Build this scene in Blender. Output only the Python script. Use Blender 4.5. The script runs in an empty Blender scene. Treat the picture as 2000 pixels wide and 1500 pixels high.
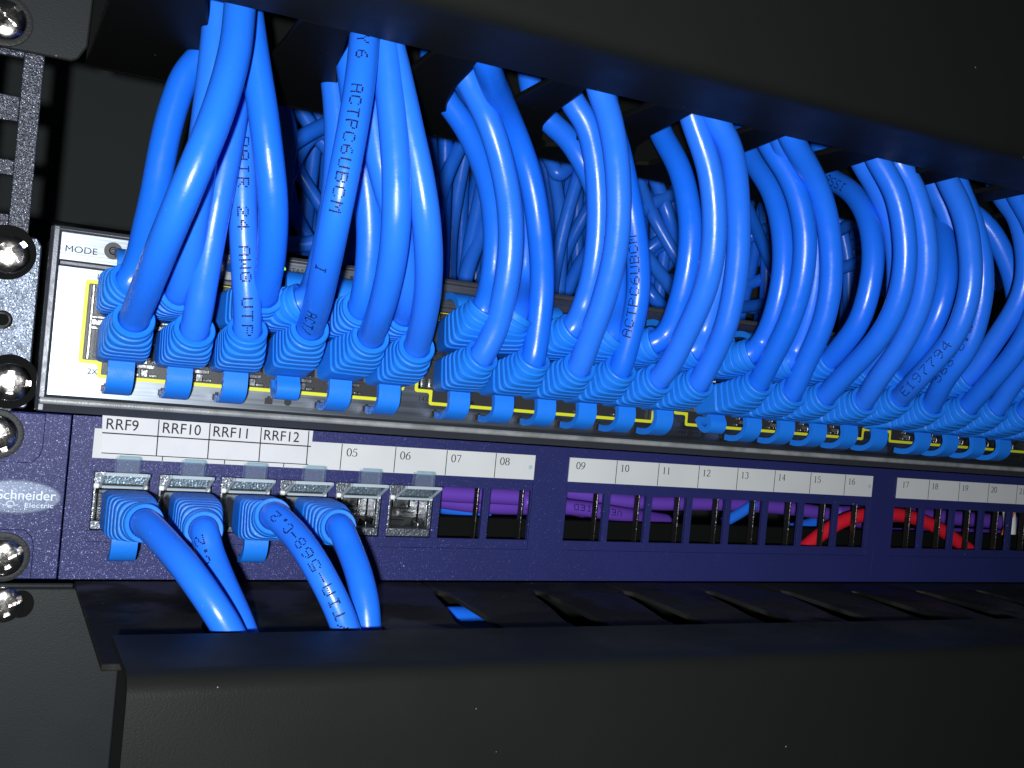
import bpy, bmesh, math, random
from mathutils import Vector, Matrix
random.seed(7)
SC = 0.001                                  # everything below is written in millimetres
C = bpy.context.scene.collection
scn = bpy.context.scene

# ------------------------------------------------------------------ camera
CAM = Vector((-26.15, -303.11, 19.45))
RR = Vector((0.89438257, -0.43727228, 0.09419541))       # image right
RD = Vector((0.08404365, -0.04255777, -0.99555286))      # image down
RF = Vector((0.43933642, 0.89832165, -0.00131297))       # view direction
FPX = 2078.66                                            # focal length for a 2000 px wide frame
cam_d = bpy.data.cameras.new("camera")
cam = bpy.data.objects.new("camera", cam_d)
C.objects.link(cam)
cam_d.sensor_width = 36.0
cam_d.lens = FPX / 2000 * 36.0
cam_d.clip_start = 0.01
cam_d.clip_end = 50
_m = Matrix.Identity(4)
for i in range(3):
    _m[i][0] = RR[i]; _m[i][1] = -RD[i]; _m[i][2] = -RF[i]
    _m[i][3] = CAM[i] * SC
cam.matrix_world = _m
cam_d.dof.use_dof = False
scn.camera = cam

# ------------------------------------------------------------------ world and lamp
w = bpy.data.worlds.new("World"); scn.world = w; w.use_nodes = True
bg = w.node_tree.nodes["Background"]
bg.inputs[0].default_value = (0.75, 0.9, 1.0, 1)
bg.inputs[1].default_value = 0.022
FLASH = Vector((-46, -336, 14))
ld = bpy.data.lights.new("phone_flash", 'AREA'); ld.shape = 'DISK'; ld.size = 0.008
ld.energy = 1.74; ld.color = (0.965, 0.985, 1.0)
fl = bpy.data.objects.new("phone_flash", ld); C.objects.link(fl)
fl.location = FLASH * SC
fl.rotation_euler = (Vector((120, 0, 25)) - FLASH).to_track_quat('-Z', 'Y').to_euler()
vs = scn.view_settings
scn.display_settings.display_device = 'sRGB'
vs.view_transform = 'Standard'; vs.look = 'None'; vs.exposure = 0.0; vs.gamma = 1.0
vs.use_curve_mapping = False
scn.cycles.max_bounces = 8
scn.cycles.transparent_max_bounces = 12
scn.cycles.caustics_reflective = False
scn.cycles.caustics_refractive = False

# ------------------------------------------------------------------ pixel (2000x1500) -> point in mm
def ray(px, py):
    return (RR * ((px - 1000) / FPX) + RD * ((py - 750) / FPX) + RF)
def UY(px, py, Y):
    d = ray(px, py); return CAM + d * ((Y - CAM.y) / d.y)
def UZ(px, py, Z):
    d = ray(px, py); return CAM + d * ((Z - CAM.z) / d.z)
def UX(px, py, X):
    d = ray(px, py); return CAM + d * ((X - CAM.x) / d.x)

# ------------------------------------------------------------------ materials
def mat(name, color, rough=0.5, metal=0.0, spec=0.5, noise=None, bump=None, rvar=None, coat=0.0,
        trans=0.0, emit=None, cvar=None, stretch=None, alpha=None, aniso=None, speck=None, dust=None, vary=None):
    m = bpy.data.materials.new(name); m.use_nodes = True
    nt = m.node_tree; b = nt.nodes["Principled BSDF"]
    b.inputs["Base Color"].default_value = (*color, 1)
    b.inputs["Roughness"].default_value = rough
    b.inputs["Metallic"].default_value = metal
    b.inputs["Specular IOR Level"].default_value = spec
    b.inputs["Coat Weight"].default_value = coat
    b.inputs["Transmission Weight"].default_value = trans
    if emit:
        b.inputs["Emission Color"].default_value = (*emit[0], 1)
        b.inputs["Emission Strength"].default_value = emit[1]
    geo = nt.nodes.new("ShaderNodeNewGeometry")
    mp = nt.nodes.new("ShaderNodeMapping")
    nt.links.new(geo.outputs["Position"], mp.inputs["Vector"])
    if stretch: mp.inputs["Scale"].default_value = stretch
    def nz(scale, detail=3.0, use_map=True):
        n = nt.nodes.new("ShaderNodeTexNoise")
        n.inputs["Scale"].default_value = scale; n.inputs["Detail"].default_value = detail
        nt.links.new((mp if use_map else geo).outputs[0], n.inputs["Vector"])
        return n
    if cvar:                                    # (scale, other colour, low, high)
        n = nz(cvar[0], 4)
        r = nt.nodes.new("ShaderNodeMapRange")
        r.inputs[1].default_value = cvar[2]; r.inputs[2].default_value = cvar[3]
        mx = nt.nodes.new("ShaderNodeMix"); mx.data_type = 'RGBA'
        mx.inputs[6].default_value = (*color, 1); mx.inputs[7].default_value = (*cvar[1], 1)
        nt.links.new(n.outputs[0], r.inputs[0]); nt.links.new(r.outputs[0], mx.inputs[0])
        nt.links.new(mx.outputs[2], b.inputs["Base Color"])
        last = mx
    if rvar:                                    # (scale, rough lo, rough hi, low, high)
        n = nz(rvar[0], 4)
        r = nt.nodes.new("ShaderNodeMapRange")
        r.inputs[1].default_value = rvar[3] if len(rvar) > 3 else 0.3
        r.inputs[2].default_value = rvar[4] if len(rvar) > 3 else 0.7
        r.inputs[3].default_value = rvar[1]; r.inputs[4].default_value = rvar[2]
        nt.links.new(n.outputs[0], r.inputs[0]); nt.links.new(r.outputs[0], b.inputs["Roughness"])
    prev = None
    for bp in (bump or []):                     # (scale, strength, distance m)
        n = nz(bp[0], bp[3] if len(bp) > 3 else 2.0)
        u = nt.nodes.new("ShaderNodeBump")
        u.inputs["Strength"].default_value = bp[1]; u.inputs["Distance"].default_value = bp[2]
        nt.links.new(n.outputs[0], u.inputs["Height"])
        if prev: nt.links.new(prev.outputs[0], u.inputs["Normal"])
        prev = u
    if speck:                                   # metallic flakes in the paint: tiny facets with normals of their own
        v = nt.nodes.new("ShaderNodeTexVoronoi"); v.inputs["Scale"].default_value = speck[0]
        nt.links.new(geo.outputs["Position"], v.inputs["Vector"])
        sb = nt.nodes.new("ShaderNodeVectorMath"); sb.operation = 'SUBTRACT'
        nt.links.new(v.outputs["Color"], sb.inputs[0]); sb.inputs[1].default_value = (0.5, 0.5, 0.5)
        ml = nt.nodes.new("ShaderNodeVectorMath"); ml.operation = 'SCALE'; ml.inputs["Scale"].default_value = speck[1]
        nt.links.new(sb.outputs[0], ml.inputs[0])
        ad = nt.nodes.new("ShaderNodeVectorMath"); ad.operation = 'ADD'
        nt.links.new(geo.outputs["Normal"] if not prev else prev.outputs[0], ad.inputs[0]); nt.links.new(ml.outputs[0], ad.inputs[1])
        nn = nt.nodes.new("ShaderNodeVectorMath"); nn.operation = 'NORMALIZE'
        nt.links.new(ad.outputs[0], nn.inputs[0])
        g = nt.nodes.new("ShaderNodeBsdfGlossy"); g.inputs["Roughness"].default_value = 0.22
        g.inputs["Color"].default_value = (*speck[3], 1)
        nt.links.new(nn.outputs[0], g.inputs["Normal"])
        sep = nt.nodes.new("ShaderNodeSeparateColor"); nt.links.new(v.outputs["Color"], sep.inputs[0])
        gt = nt.nodes.new("ShaderNodeMath"); gt.operation = 'MULTIPLY'; gt.inputs[1].default_value = speck[2]
        nt.links.new(sep.outputs[0], gt.inputs[0])
        mix = nt.nodes.new("ShaderNodeMixShader")
        nt.links.new(gt.outputs[0], mix.inputs[0]); nt.links.new(b.outputs[0], mix.inputs[1]); nt.links.new(g.outputs[0], mix.inputs[2])
        nt.links.new(mix.outputs[0], nt.nodes["Material Output"].inputs[0])
    if prev: nt.links.new(prev.outputs[0], b.inputs["Normal"])
    def base_in():
        l = [k for k in nt.links if k.to_socket == b.inputs["Base Color"]]
        return l[0].from_socket if l else None
    if vary:                                    # every cable a slightly different dye lot
        oi = nt.nodes.new("ShaderNodeObjectInfo")
        mx = nt.nodes.new("ShaderNodeMix"); mx.data_type = 'RGBA'
        mx.inputs[6].default_value = (*vary[0], 1); mx.inputs[7].default_value = (*vary[1], 1)
        nt.links.new(oi.outputs["Random"], mx.inputs[0]); nt.links.new(mx.outputs[2], b.inputs["Base Color"])
    if dust:                                    # lint and dust lying on the surface: (scale, size, colour)
        v = nt.nodes.new("ShaderNodeTexVoronoi"); v.inputs["Scale"].default_value = dust[0]
        nt.links.new(geo.outputs["Position"], v.inputs["Vector"])
        sp = nt.nodes.new("ShaderNodeSeparateColor"); nt.links.new(v.outputs["Color"], sp.inputs[0])
        pw = nt.nodes.new("ShaderNodeMath"); pw.operation = 'POWER'; pw.inputs[1].default_value = 3.0
        nt.links.new(sp.outputs[0], pw.inputs[0])
        ml2 = nt.nodes.new("ShaderNodeMath"); ml2.operation = 'MULTIPLY'; ml2.inputs[1].default_value = dust[1]
        nt.links.new(pw.outputs[0], ml2.inputs[0])
        lt = nt.nodes.new("ShaderNodeMath"); lt.operation = 'LESS_THAN'
        nt.links.new(v.outputs["Distance"], lt.inputs[0]); nt.links.new(ml2.outputs[0], lt.inputs[1])
        mx = nt.nodes.new("ShaderNodeMix"); mx.data_type = 'RGBA'
        src = base_in()
        if src: nt.links.new(src, mx.inputs[6])
        else: mx.inputs[6].default_value = (*color, 1)
        mx.inputs[7].default_value = (*dust[2], 1)
        nt.links.new(lt.outputs[0], mx.inputs[0]); nt.links.new(mx.outputs[2], b.inputs["Base Color"])
    if aniso is not None:
        b.inputs["Anisotropic"].default_value = aniso
    return m

M = {}
M['jacket'] = mat("blue_jacket", (0.008, 0.150, 0.78), 0.30, spec=0.45, vary=((0.007, 0.126, 0.73), (0.020, 0.158, 0.80)), dust=(300, 0.05, (0.12, 0.30, 0.80)), bump=[(1500, 0.10, 0.0002), (160, 0.15, 0.0006)], rvar=(220, 0.24, 0.38))
M['boot'] = mat("blue_boot", (0.010, 0.176, 0.74), 0.5, spec=0.32, bump=[(2600, 0.30, 0.0002)], rvar=(900, 0.40, 0.62))
M['ink'] = mat("ink", (0.004, 0.006, 0.03), 0.6, spec=0.2)
M['black_ink'] = mat("black_ink", (0.02, 0.02, 0.022), 0.7, spec=0.2)
M['clear'] = mat("clear_plastic", (0.62, 0.70, 0.76), 0.14, spec=0.6, bump=[(300, 0.06, 0.0003)])
_nt = M['clear'].node_tree
_tr = _nt.nodes.new("ShaderNodeBsdfTransparent"); _tr.inputs[0].default_value = (0.90, 0.95, 0.97, 1)
_mx = _nt.nodes.new("ShaderNodeMixShader"); _mx.inputs[0].default_value = 0.075
_nt.links.new(_tr.outputs[0], _mx.inputs[1]); _nt.links.new(_nt.nodes["Principled BSDF"].outputs[0], _mx.inputs[2])
_nt.links.new(_mx.outputs[0], _nt.nodes["Material Output"].inputs[0])
M['rim'] = mat("clear_plastic_edge", (0.62, 0.70, 0.76), 0.2, spec=0.6)
_nt = M['rim'].node_tree
_tr = _nt.nodes.new("ShaderNodeBsdfTransparent"); _mx = _nt.nodes.new("ShaderNodeMixShader"); _mx.inputs[0].default_value = 0.5
_nt.links.new(_tr.outputs[0], _mx.inputs[1]); _nt.links.new(_nt.nodes["Principled BSDF"].outputs[0], _mx.inputs[2])
_nt.links.new(_mx.outputs[0], _nt.nodes["Material Output"].inputs[0])
M['plug'] = mat("plug_plastic", (0.35, 0.40, 0.45), 0.15, trans=0.75, spec=0.5)
M['alu'] = mat("brushed_aluminium", (0.172, 0.195, 0.225), 0.40, metal=1.0, bump=[(900, 0.22, 0.0002, 4.0)], rvar=(700, 0.33, 0.46), stretch=(0.03, 1, 1.6))
M['bezel'] = mat("bezel_metal", (0.055, 0.060, 0.075), 0.38, metal=0.35, spec=0.6, bump=[(3000, 0.12, 0.0002)], rvar=(500, 0.3, 0.45))
M['lip'] = mat("lip_highlight_metal", (0.30, 0.315, 0.32), 0.45, metal=0.2, bump=[(2200, 0.35, 0.0003)], cvar=(160, (0.19, 0.205, 0.205), 0.4, 0.65))  # paler than the bezel: light caught on its rounded lower edge, painted in
M['chassis'] = mat("dark_chassis", (0.03, 0.032, 0.035), 0.45, metal=0.3, bump=[(2500, 0.2, 0.0002)])
M['ear'] = mat("ear_zinc", (0.11, 0.13, 0.17), 0.42, metal=0.75, bump=[(1600, 0.55, 0.0004), (400, 0.2, 0.0006)], rvar=(500, 0.32, 0.55), speck=(3400, 0.75, 0.36, (0.36, 0.43, 0.54)))
M['post'] = mat("speckled_black_powder", (0.024, 0.027, 0.040), 0.4, spec=0.5, bump=[(1500, 0.8, 0.0006)], speck=(4200, 0.9, 0.22, (0.36, 0.42, 0.56)))
M['panel'] = mat("navy_speckled_paint", (0.019, 0.023, 0.125), 0.50, spec=0.3, dust=(240, 0.07, (0.25, 0.26, 0.36)), bump=[(2600, 0.35, 0.0003)], cvar=(14, (0.014, 0.020, 0.098), 0.35, 0.7), speck=(4200, 0.85, 0.12, (0.26, 0.27, 0.50)))
M['badge'] = mat("badge_silver", (0.21, 0.25, 0.36), 0.6, metal=0.25, bump=[(2600, 0.4, 0.0003)], speck=(3600, 0.7, 0.18, (0.30, 0.34, 0.48)))
M['badge_ink'] = mat("badge_lettering", (0.60, 0.68, 0.80), 0.5)
M['paper'] = mat("white_paper", (0.57, 0.59, 0.60), 0.75, spec=0.2, cvar=(60, (0.53, 0.55, 0.565), 0.4, 0.75), bump=[(2200, 0.1, 0.0001)])
M['sticker'] = mat("sticker_paper", (0.58, 0.59, 0.62), 0.6, spec=0.3, cvar=(90, (0.53, 0.54, 0.58), 0.45, 0.8), bump=[(120, 0.15, 0.0004)])
M['yellow'] = mat("yellow_paint", (0.60, 0.62, 0.02), 0.5)
M['white'] = mat("white_plastic", (0.7, 0.72, 0.72), 0.4)
M['orange'] = mat("orange_plastic", (0.7, 0.17, 0.02), 0.4)
M['led'] = mat("lit_led", (0.3, 0.8, 0.05), 0.4, emit=((0.30, 1.0, 0.02), 1.1))
M['black'] = mat("black_plastic", (0.012, 0.013, 0.014), 0.45, spec=0.4)
M['jackmetal'] = mat("jack_shield", (0.26, 0.27, 0.28), 0.22, metal=1.0, rvar=(600, 0.2, 0.45), bump=[(700, 0.3, 0.0004)])
M['zinc'] = mat("keystone_zinc", (0.15, 0.17, 0.20), 0.42, metal=0.7, bump=[(1600, 0.6, 0.0004)], speck=(2600, 0.7, 0.35, (0.5, 0.55, 0.6)))
M['chrome'] = mat("screw_nickel", (0.50, 0.48, 0.46), 0.2, metal=1.0, bump=[(350, 0.35, 0.0006)], rvar=(400, 0.13, 0.28))
M['washer'] = mat("washer_black", (0.02, 0.021, 0.022), 0.5, metal=0.2, spec=0.2, bump=[(1500, 0.3, 0.0003)])
M['powder'] = mat("black_powder_coat", (0.0078, 0.0088, 0.0080), 0.44, spec=0.055, bump=[(2600, 0.22, 0.0002)], rvar=(45, 0.38, 0.55), dust=(170, 0.05, (0.16, 0.16, 0.15)))
M['bracket'] = mat("black_powder_coat_lit", (0.0165, 0.0190, 0.0205), 0.5, spec=0.2, bump=[(2600, 0.25, 0.0002)], rvar=(45, 0.42, 0.58), dust=(170, 0.045, (0.14, 0.15, 0.15)))  # lighter copy of the powder coat; flash brightness on the brackets put into colour
M['plate'] = mat("black_gloss_powder", (0.0150, 0.0155, 0.0135), 0.45, spec=0.16, dust=(260, 0.08, (0.2, 0.2, 0.18)), cvar=(34, (0.0055, 0.006, 0.0055), 0.50, 0.56), bump=[(1500, 0.25, 0.0003)], rvar=(38, 0.38, 0.75, 0.46, 0.54))
M['fin'] = mat("black_steel_fin", (0.012, 0.012, 0.011), 0.22, spec=0.6, bump=[(900, 0.5, 0.0004)])
M['matte'] = mat("matte_black", (0.004, 0.0045, 0.0045), 0.8, spec=0.08)
M['socket'] = mat("socket_black", (0.006, 0.0065, 0.0065), 0.3, spec=0.25, bump=[(900, 0.6, 0.0006)])
M['plate_shaded'] = mat("black_powder_shaded", (0.0055, 0.0060, 0.0050), 0.5, spec=0.05, dust=(260, 0.06, (0.15, 0.15, 0.14)))  # darker copy of the plate paint; shade on the upper underside put into colour
M['wall'] = mat("inner_black", (0.026, 0.030, 0.030), 0.7, spec=0.12, bump=[(900, 0.3, 0.0004)])
M['purple'] = mat("purple_jacket", (0.125, 0.048, 0.42), 0.45, spec=0.4, bump=[(1500, 0.1, 0.0002)])
M['red'] = mat("red_jacket", (0.62, 0.012, 0.03), 0.42, spec=0.4, bump=[(1500, 0.1, 0.0002)])

# ------------------------------------------------------------------ mesh building
class MB:
    def __init__(s): s.v = []; s.f = []
    def add(s, vs, fs):
        o = len(s.v); s.v += [tuple(v) for v in vs]; s.f += [tuple(i + o for i in f) for f in fs]; return s
    def box(s, x0, x1, y0, y1, z0, z1):
        x0, x1 = sorted((x0, x1)); y0, y1 = sorted((y0, y1)); z0, z1 = sorted((z0, z1))
        return s.add([(x0,y0,z0),(x1,y0,z0),(x1,y1,z0),(x0,y1,z0),(x0,y0,z1),(x1,y0,z1),(x1,y1,z1),(x0,y1,z1)],
              [(0,3,2,1),(4,5,6,7),(0,1,5,4),(1,2,6,5),(2,3,7,6),(3,0,4,7)])
    def rings(s, rings, cap0=True, cap1=True):
        n = len(rings[0]); vs = [p for r in rings for p in r]; fs = []
        for i in range(len(rings) - 1):
            for j in range(n):
                a = i*n + j; b = i*n + (j+1) % n
                fs.append((a, b, b + n, a + n))
        if cap0: fs.append(tuple(range(n - 1, -1, -1)))
        if cap1: fs.append(tuple(range((len(rings)-1)*n, len(rings)*n)))
        return s.add(vs, fs)
    def prism(s, poly, axis, a, b):
        # poly of 2D points extruded along axis 'x','y','z' from a to b
        def P(p, t):
            if axis == 'z': return (p[0], p[1], t)
            if axis == 'y': return (p[0], t, p[1])
            return (t, p[0], p[1])
        n = len(poly)
        vs = [P(p, a) for p in poly] + [P(p, b) for p in poly]
        fs = [tuple(range(n)), tuple(range(2*n - 1, n - 1, -1))]
        for i in range(n): fs.append((i, i + n, (i+1) % n + n, (i+1) % n))
        return s.add(vs, fs)
    def tube(s, path, r, n=18, caps=True):
        fr = frames(path)
        rg = []
        for i, (p, t, u, v) in enumerate(fr):
            rr = r[i] if isinstance(r, (list, tuple)) else r
            rg.append([p + (u*math.cos(2*math.pi*k/n) + v*math.sin(2*math.pi*k/n))*rr for k in range(n)])
        return s.rings(rg, caps, caps)
    def cyl(s, c, axis, r, h, n=32, r2=None):
        a = Vector(axis).normalized()
        u = a.orthogonal().normalized(); v = a.cross(u); c = Vector(c); r2 = r if r2 is None else r2
        R0 = [c + (u*math.cos(2*math.pi*k/n) + v*math.sin(2*math.pi*k/n))*r for k in range(n)]
        R1 = [c + a*h + (u*math.cos(2*math.pi*k/n) + v*math.sin(2*math.pi*k/n))*r2 for k in range(n)]
        return s.rings([R0, R1])

def frames(path):
    out = []; n = len(path); prev = None
    for i, p in enumerate(path):
        t = (path[min(i+1, n-1)] - path[max(i-1, 0)]).normalized()
        u = t.orthogonal().normalized() if prev is None else (prev - t*prev.dot(t)).normalized()
        prev = u; out.append((p, t, u, t.cross(u)))
    return out
def catmull(pts, per=8):
    P = [pts[0]*2 - pts[1]] + list(pts) + [pts[-1]*2 - pts[-2]]; out = []
    for i in range(1, len(P) - 2):
        p0, p1, p2, p3 = P[i-1], P[i], P[i+1], P[i+2]
        # centripetal
        def tj(ti, a, b): return ti + max((b - a).length, 1e-4)**0.5
        t0 = 0; t1 = tj(t0, p0, p1); t2 = tj(t1, p1, p2); t3 = tj(t2, p2, p3)
        for k in range(per):
            t = t1 + (t2 - t1)*k/per
            A1 = p0*((t1-t)/(t1-t0)) + p1*((t-t0)/(t1-t0)); A2 = p1*((t2-t)/(t2-t1)) + p2*((t-t1)/(t2-t1)); A3 = p2*((t3-t)/(t3-t2)) + p3*((t-t2)/(t3-t2))
            B1 = A1*((t2-t)/(t2-t0)) + A2*((t-t0)/(t2-t0)); B2 = A2*((t3-t)/(t3-t1)) + A3*((t-t1)/(t3-t1))
            out.append(B1*((t2-t)/(t2-t1)) + B2*((t-t1)/(t2-t1)))
    out.append(pts[-1].copy()); return out
def smooth_path(path, it=3):
    for _ in range(it):
        path = [path[0]] + [path[i]*0.5 + (path[i-1] + path[i+1])*0.25 for i in range(1, len(path)-1)] + [path[-1]]
    return path

ORG = {}
def obj(name, mb, material, parent=None, origin=None, smooth=True, bevel=0, seg=2, ang=0.6, recalc=True):
    if parent is not None: org = ORG[parent.name]
    else: org = Vector(origin if origin is not None else (0, 0, 0))
    me = bpy.data.meshes.new(name)
    me.from_pydata([((v[0]-org[0])*SC, (v[1]-org[1])*SC, (v[2]-org[2])*SC) for v in mb.v], [], mb.f)
    bm = bmesh.new(); bm.from_mesh(me)
    if recalc: bmesh.ops.recalc_face_normals(bm, faces=bm.faces)
    for f in bm.faces: f.smooth = smooth
    if smooth:
        for e in bm.edges:
            if len(e.link_faces) == 2 and e.calc_face_angle(0) > ang: e.smooth = False
    bm.to_mesh(me); bm.free()
    me.materials.append(M[material])
    o = bpy.data.objects.new(name, me); C.objects.link(o)
    if parent is not None: o.parent = parent
    else: o.location = org*SC
    ORG[o.name] = org
    if bevel:
        b = o.modifiers.new("bevel", 'BEVEL'); b.width = bevel*SC; b.segments = seg; b.limit_method = 'ANGLE'; b.angle_limit = 0.6
        b.harden_normals = False
    return o
def thing(name, label, cat, loc, group=None):
    o = bpy.data.objects.new(name, None); C.objects.link(o); o.location = Vector(loc)*SC
    o.empty_display_size = 0.005
    o['label'] = label; o['category'] = cat
    if group: o['group'] = group
    ORG[o.name] = Vector(loc); return o
def tag(o, label, cat, group=None):
    o['label'] = label; o['category'] = cat
    if group: o['group'] = group
    return o

def text_mb(mb, s, size, at, y, sx=1.0, align='LEFT', slope=0.0, rot=0.0, bold=0.0):
    """flat lettering standing in a plane y = const, reading along +X"""
    cu = bpy.data.curves.new("lettering", 'FONT'); cu.body = s; cu.size = size; cu.align_x = align
    cu.offset = bold; cu.resolution_u = 4
    ob = bpy.data.objects.new("lettering", cu); C.objects.link(ob)
    dg = bpy.context.evaluated_depsgraph_get()
    me = bpy.data.meshes.new_from_object(ob.evaluated_get(dg))
    c, sn = math.cos(rot), math.sin(rot)
    vs = [(at[0] + (v.co.x*sx*c - v.co.y*sn), y, at[1] + (v.co.x*sx*sn + v.co.y*c) + slope*v.co.x) for v in me.vertices]
    mb.add(vs, [tuple(p.vertices) for p in me.polygons])
    bpy.data.objects.remove(ob); bpy.data.meshes.remove(me); bpy.data.curves.remove(cu)
    return mb

# serif digits drawn as thick and thin strokes on a 0..10 by 0..14 grid
def stroke(mb, pts, ws, at, k, kx, y):
    L = []; R = []
    for i, p in enumerate(pts):
        a = Vector(pts[max(i-1, 0)]); b = Vector(pts[min(i+1, len(pts)-1)])
        t = (b - a).normalized(); nrm = Vector((-t.y, t.x)); wd = ws[i] if isinstance(ws, (list, tuple)) else ws
        L.append(Vector(p) + nrm*wd/2); R.append(Vector(p) - nrm*wd/2)
    V = [(at[0] + q.x*kx, y, at[1] + q.y*k) for q in L + R]; n = len(pts)
    mb.add(V, [(i, i+1, n+i+1, n+i) for i in range(n-1)])
def arc(cx, cy, rx, ry, a0, a1, n=14):
    return [(cx + rx*math.cos(math.radians(a0 + (a1-a0)*i/n)), cy + ry*math.sin(math.radians(a0 + (a1-a0)*i/n))) for i in range(n+1)]
def wv(pts, lo, hi):
    out = []
    for i in range(len(pts)):
        a = Vector(pts[max(i-1, 0)]); b = Vector(pts[min(i+1, len(pts)-1)]); t = (b-a).normalized()
        out.append(lo + (hi-lo)*abs(t.y))
    return out
def digit(mb, d, at, k, kx, y):
    lo, hi = 0.6, 1.55
    def S(p, ww=None): stroke(mb, p, wv(p, lo, hi) if ww is None else ww, at, k, kx, y)
    if d == '0': S(arc(4, 6.5, 3, 6.5, 0, 360, 30))
    elif d == '1': S([(4, 0.3), (4, 12.8)]); S([(4, 12.8), (2, 11.4)], 0.7); S([(2, 0.2), (6, 0.2)], 0.6)
    elif d == '2': S(arc(3.8, 9.8, 2.8, 3.2, 165, -10, 12) + [(5.6, 6.6), (3, 3), (1, 0.6)]); S([(0.8, 0.5), (7, 0.5)], 1.1); S([(7, 0.4), (7.4, 2.4)], 0.6)
    elif d == '3': S(arc(3.6, 10, 2.6, 3, 150, -80, 12)); S(arc(3.4, 3.7, 3.4, 3.7, 80, -150, 14))
    elif d == '4': S([(5.3, 0), (5.3, 13)]); S([(5.3, 12.6), (0.8, 4)], 0.7); S([(0.6, 4), (7.6, 4)], 1.0)
    elif d == '5': S([(2.2, 12.4), (6.8, 12.4)], 1.2); S([(2.2, 12.6), (1.4, 7.4)], 0.8); S(arc(3.4, 4, 3.4, 3.9, 125, -150, 16))
    elif d == '6': S(arc(4, 4, 3, 4, 0, 360, 24)); S([(1.1, 4.4), (1.8, 8), (3.4, 11), (6.8, 13)])
    elif d == '7': S([(1, 12.4), (7.2, 12.4)], 1.2); S([(1, 12.6), (0.7, 10.6)], 0.6); S([(7, 12.2), (3, 0)], 1.1)
    elif d == '8': S(arc(4, 9.8, 2.5, 3, 0, 360, 22)); S(arc(4, 3.5, 3, 3.5, 0, 360, 24))
    elif d == '9': S(arc(4, 9, 3, 4, 0, 360, 24)); S([(6.9, 8.6), (6.2, 5), (4.6, 2), (1.2, 0)])
def number(mb, s, at, h, y, sx=0.92):
    k = h/13; kx = k*sx
    for i, ch in enumerate(s): digit(mb, ch, (at[0] + i*8.4*kx, at[1]), k, kx, y)

# 5x7 dot matrix glyphs (rows from the top)
DOT = {
 'A':"01110 10001 10001 11111 10001 10001 10001",'B':"11110 10001 10001 11110 10001 10001 11110",'C':"01110 10001 10000 10000 10000 10001 01110",
 'E':"11111 10000 10000 11110 10000 10000 11111",'G':"01110 10001 10000 10111 10001 10001 01110",'I':"01110 00100 00100 00100 00100 00100 01110",
 'M':"10001 11011 10101 10101 10001 10001 10001",'P':"11110 10001 10001 11110 10000 10000 10000",'R':"11110 10001 10001 11110 10100 10010 10001",
 'S':"01111 10000 10000 01110 00001 00001 11110",'T':"11111 00100 00100 00100 00100 00100 00100",'U':"10001 10001 10001 10001 10001 10001 01110",
 'W':"10001 10001 10001 10101 10101 11011 10001",'Y':"10001 10001 01010 00100 00100 00100 00100",'V':"10001 10001 10001 10001 10001 01010 00100",
 'F':"11111 10000 10000 11110 10000 10000 10000",'D':"11110 10001 10001 10001 10001 10001 11110",'L':"10000 10000 10000 10000 10000 10000 11111",
 '1':"00100 01100 00100 00100 00100 00100 01110",'2':"01110 10001 00001 00110 01000 10000 11111",'4':"00010 00110 01010 10010 11111 00010 00010",
 '5':"11111 10000 11110 00001 00001 10001 01110",'6':"00110 01000 10000 11110 10001 10001 01110",'7':"11111 00001 00010 00100 01000 01000 01000",
 '8':"01110 10001 10001 01110 10001 10001 01110",'9':"01110 10001 10001 01111 00001 00010 01100",'.':"00000 00000 00000 00000 00000 01100 01100",
 '-':"00000 00000 00000 11111 00000 00000 00000",'/':"00001 00010 00010 00100 01000 01000 10000",'3':"11110 00001 00001 01110 00001 00001 11110",
}
def dot_text(mb, path, r, s, s0, dirn, toward, adv=2.65, gw=0.42, gh=0.36, dot=0.21, shift=0.0):
    """print s on a cable: s0 = arc length of its first letter, dirn = +1 along the path or -1 back, toward = point it faces"""
    L = [0.0]
    for a, b in zip(path, path[1:]): L.append(L[-1] + (b - a).length)
    def at(l):
        l = max(0, min(L[-1] - 1e-4, l))
        i = max(j for j in range(len(L)) if L[j] <= l); i = min(i, len(path)-2)
        f = (l - L[i])/max(L[i+1]-L[i], 1e-6)
        p = path[i].lerp(path[i+1], f)
        ta = (path[min(i+1, len(path)-1)] - path[max(i-1, 0)]).normalized(); tb = (path[min(i+2, len(path)-1)] - path[i]).normalized()
        return p, ta.lerp(tb, f).normalized()
    pos = s0
    for ch in s:
        if ch != ' ':
            for row, bits in enumerate(DOT[ch].split()):
                for col, bit in enumerate(bits):
                    if bit != '1': continue
                    l = pos + dirn*col*gw
                    p, t = at(l)
                    d = t*dirn
                    N = toward - p; N = (N - d*N.dot(d)).normalized(); up = N.cross(d)
                    th = ((3 - row)*gh + shift)/r
                    nr = N*math.cos(th) + up*math.sin(th); uu = up*math.cos(th) - N*math.sin(th)
                    c = p + nr*(r + 0.035)
                    k = 8
                    ds = dot*random.uniform(0.85, 1.12); jx = random.uniform(-.03, .03)
                    mb.add([c + d*(jx + ds*math.cos(2*math.pi*q/k)) + uu*ds*math.sin(2*math.pi*q/k) for q in range(k)], [tuple(range(k))])
        pos += dirn*adv
    return mb

# ================================================================== RACK, LARGE STRUCTURE
# ---- inner back panel of the rack
t = obj("rack_inner_panel", MB().box(-260, 820, 200, 203, -260, 360), 'wall', origin=(100, 200, -160))
tag(t, "dark flat inner panel at the back of the rack, behind the cables", "panel")
t = obj("rack_crossbar", MB().box(-200, 720, 150, 160, 20, 65.5), 'matte', origin=(100, 150, 20), bevel=0.8)
tag(t, "black horizontal crossbar behind the switch, under the hanging blue cables", "bar")
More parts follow.
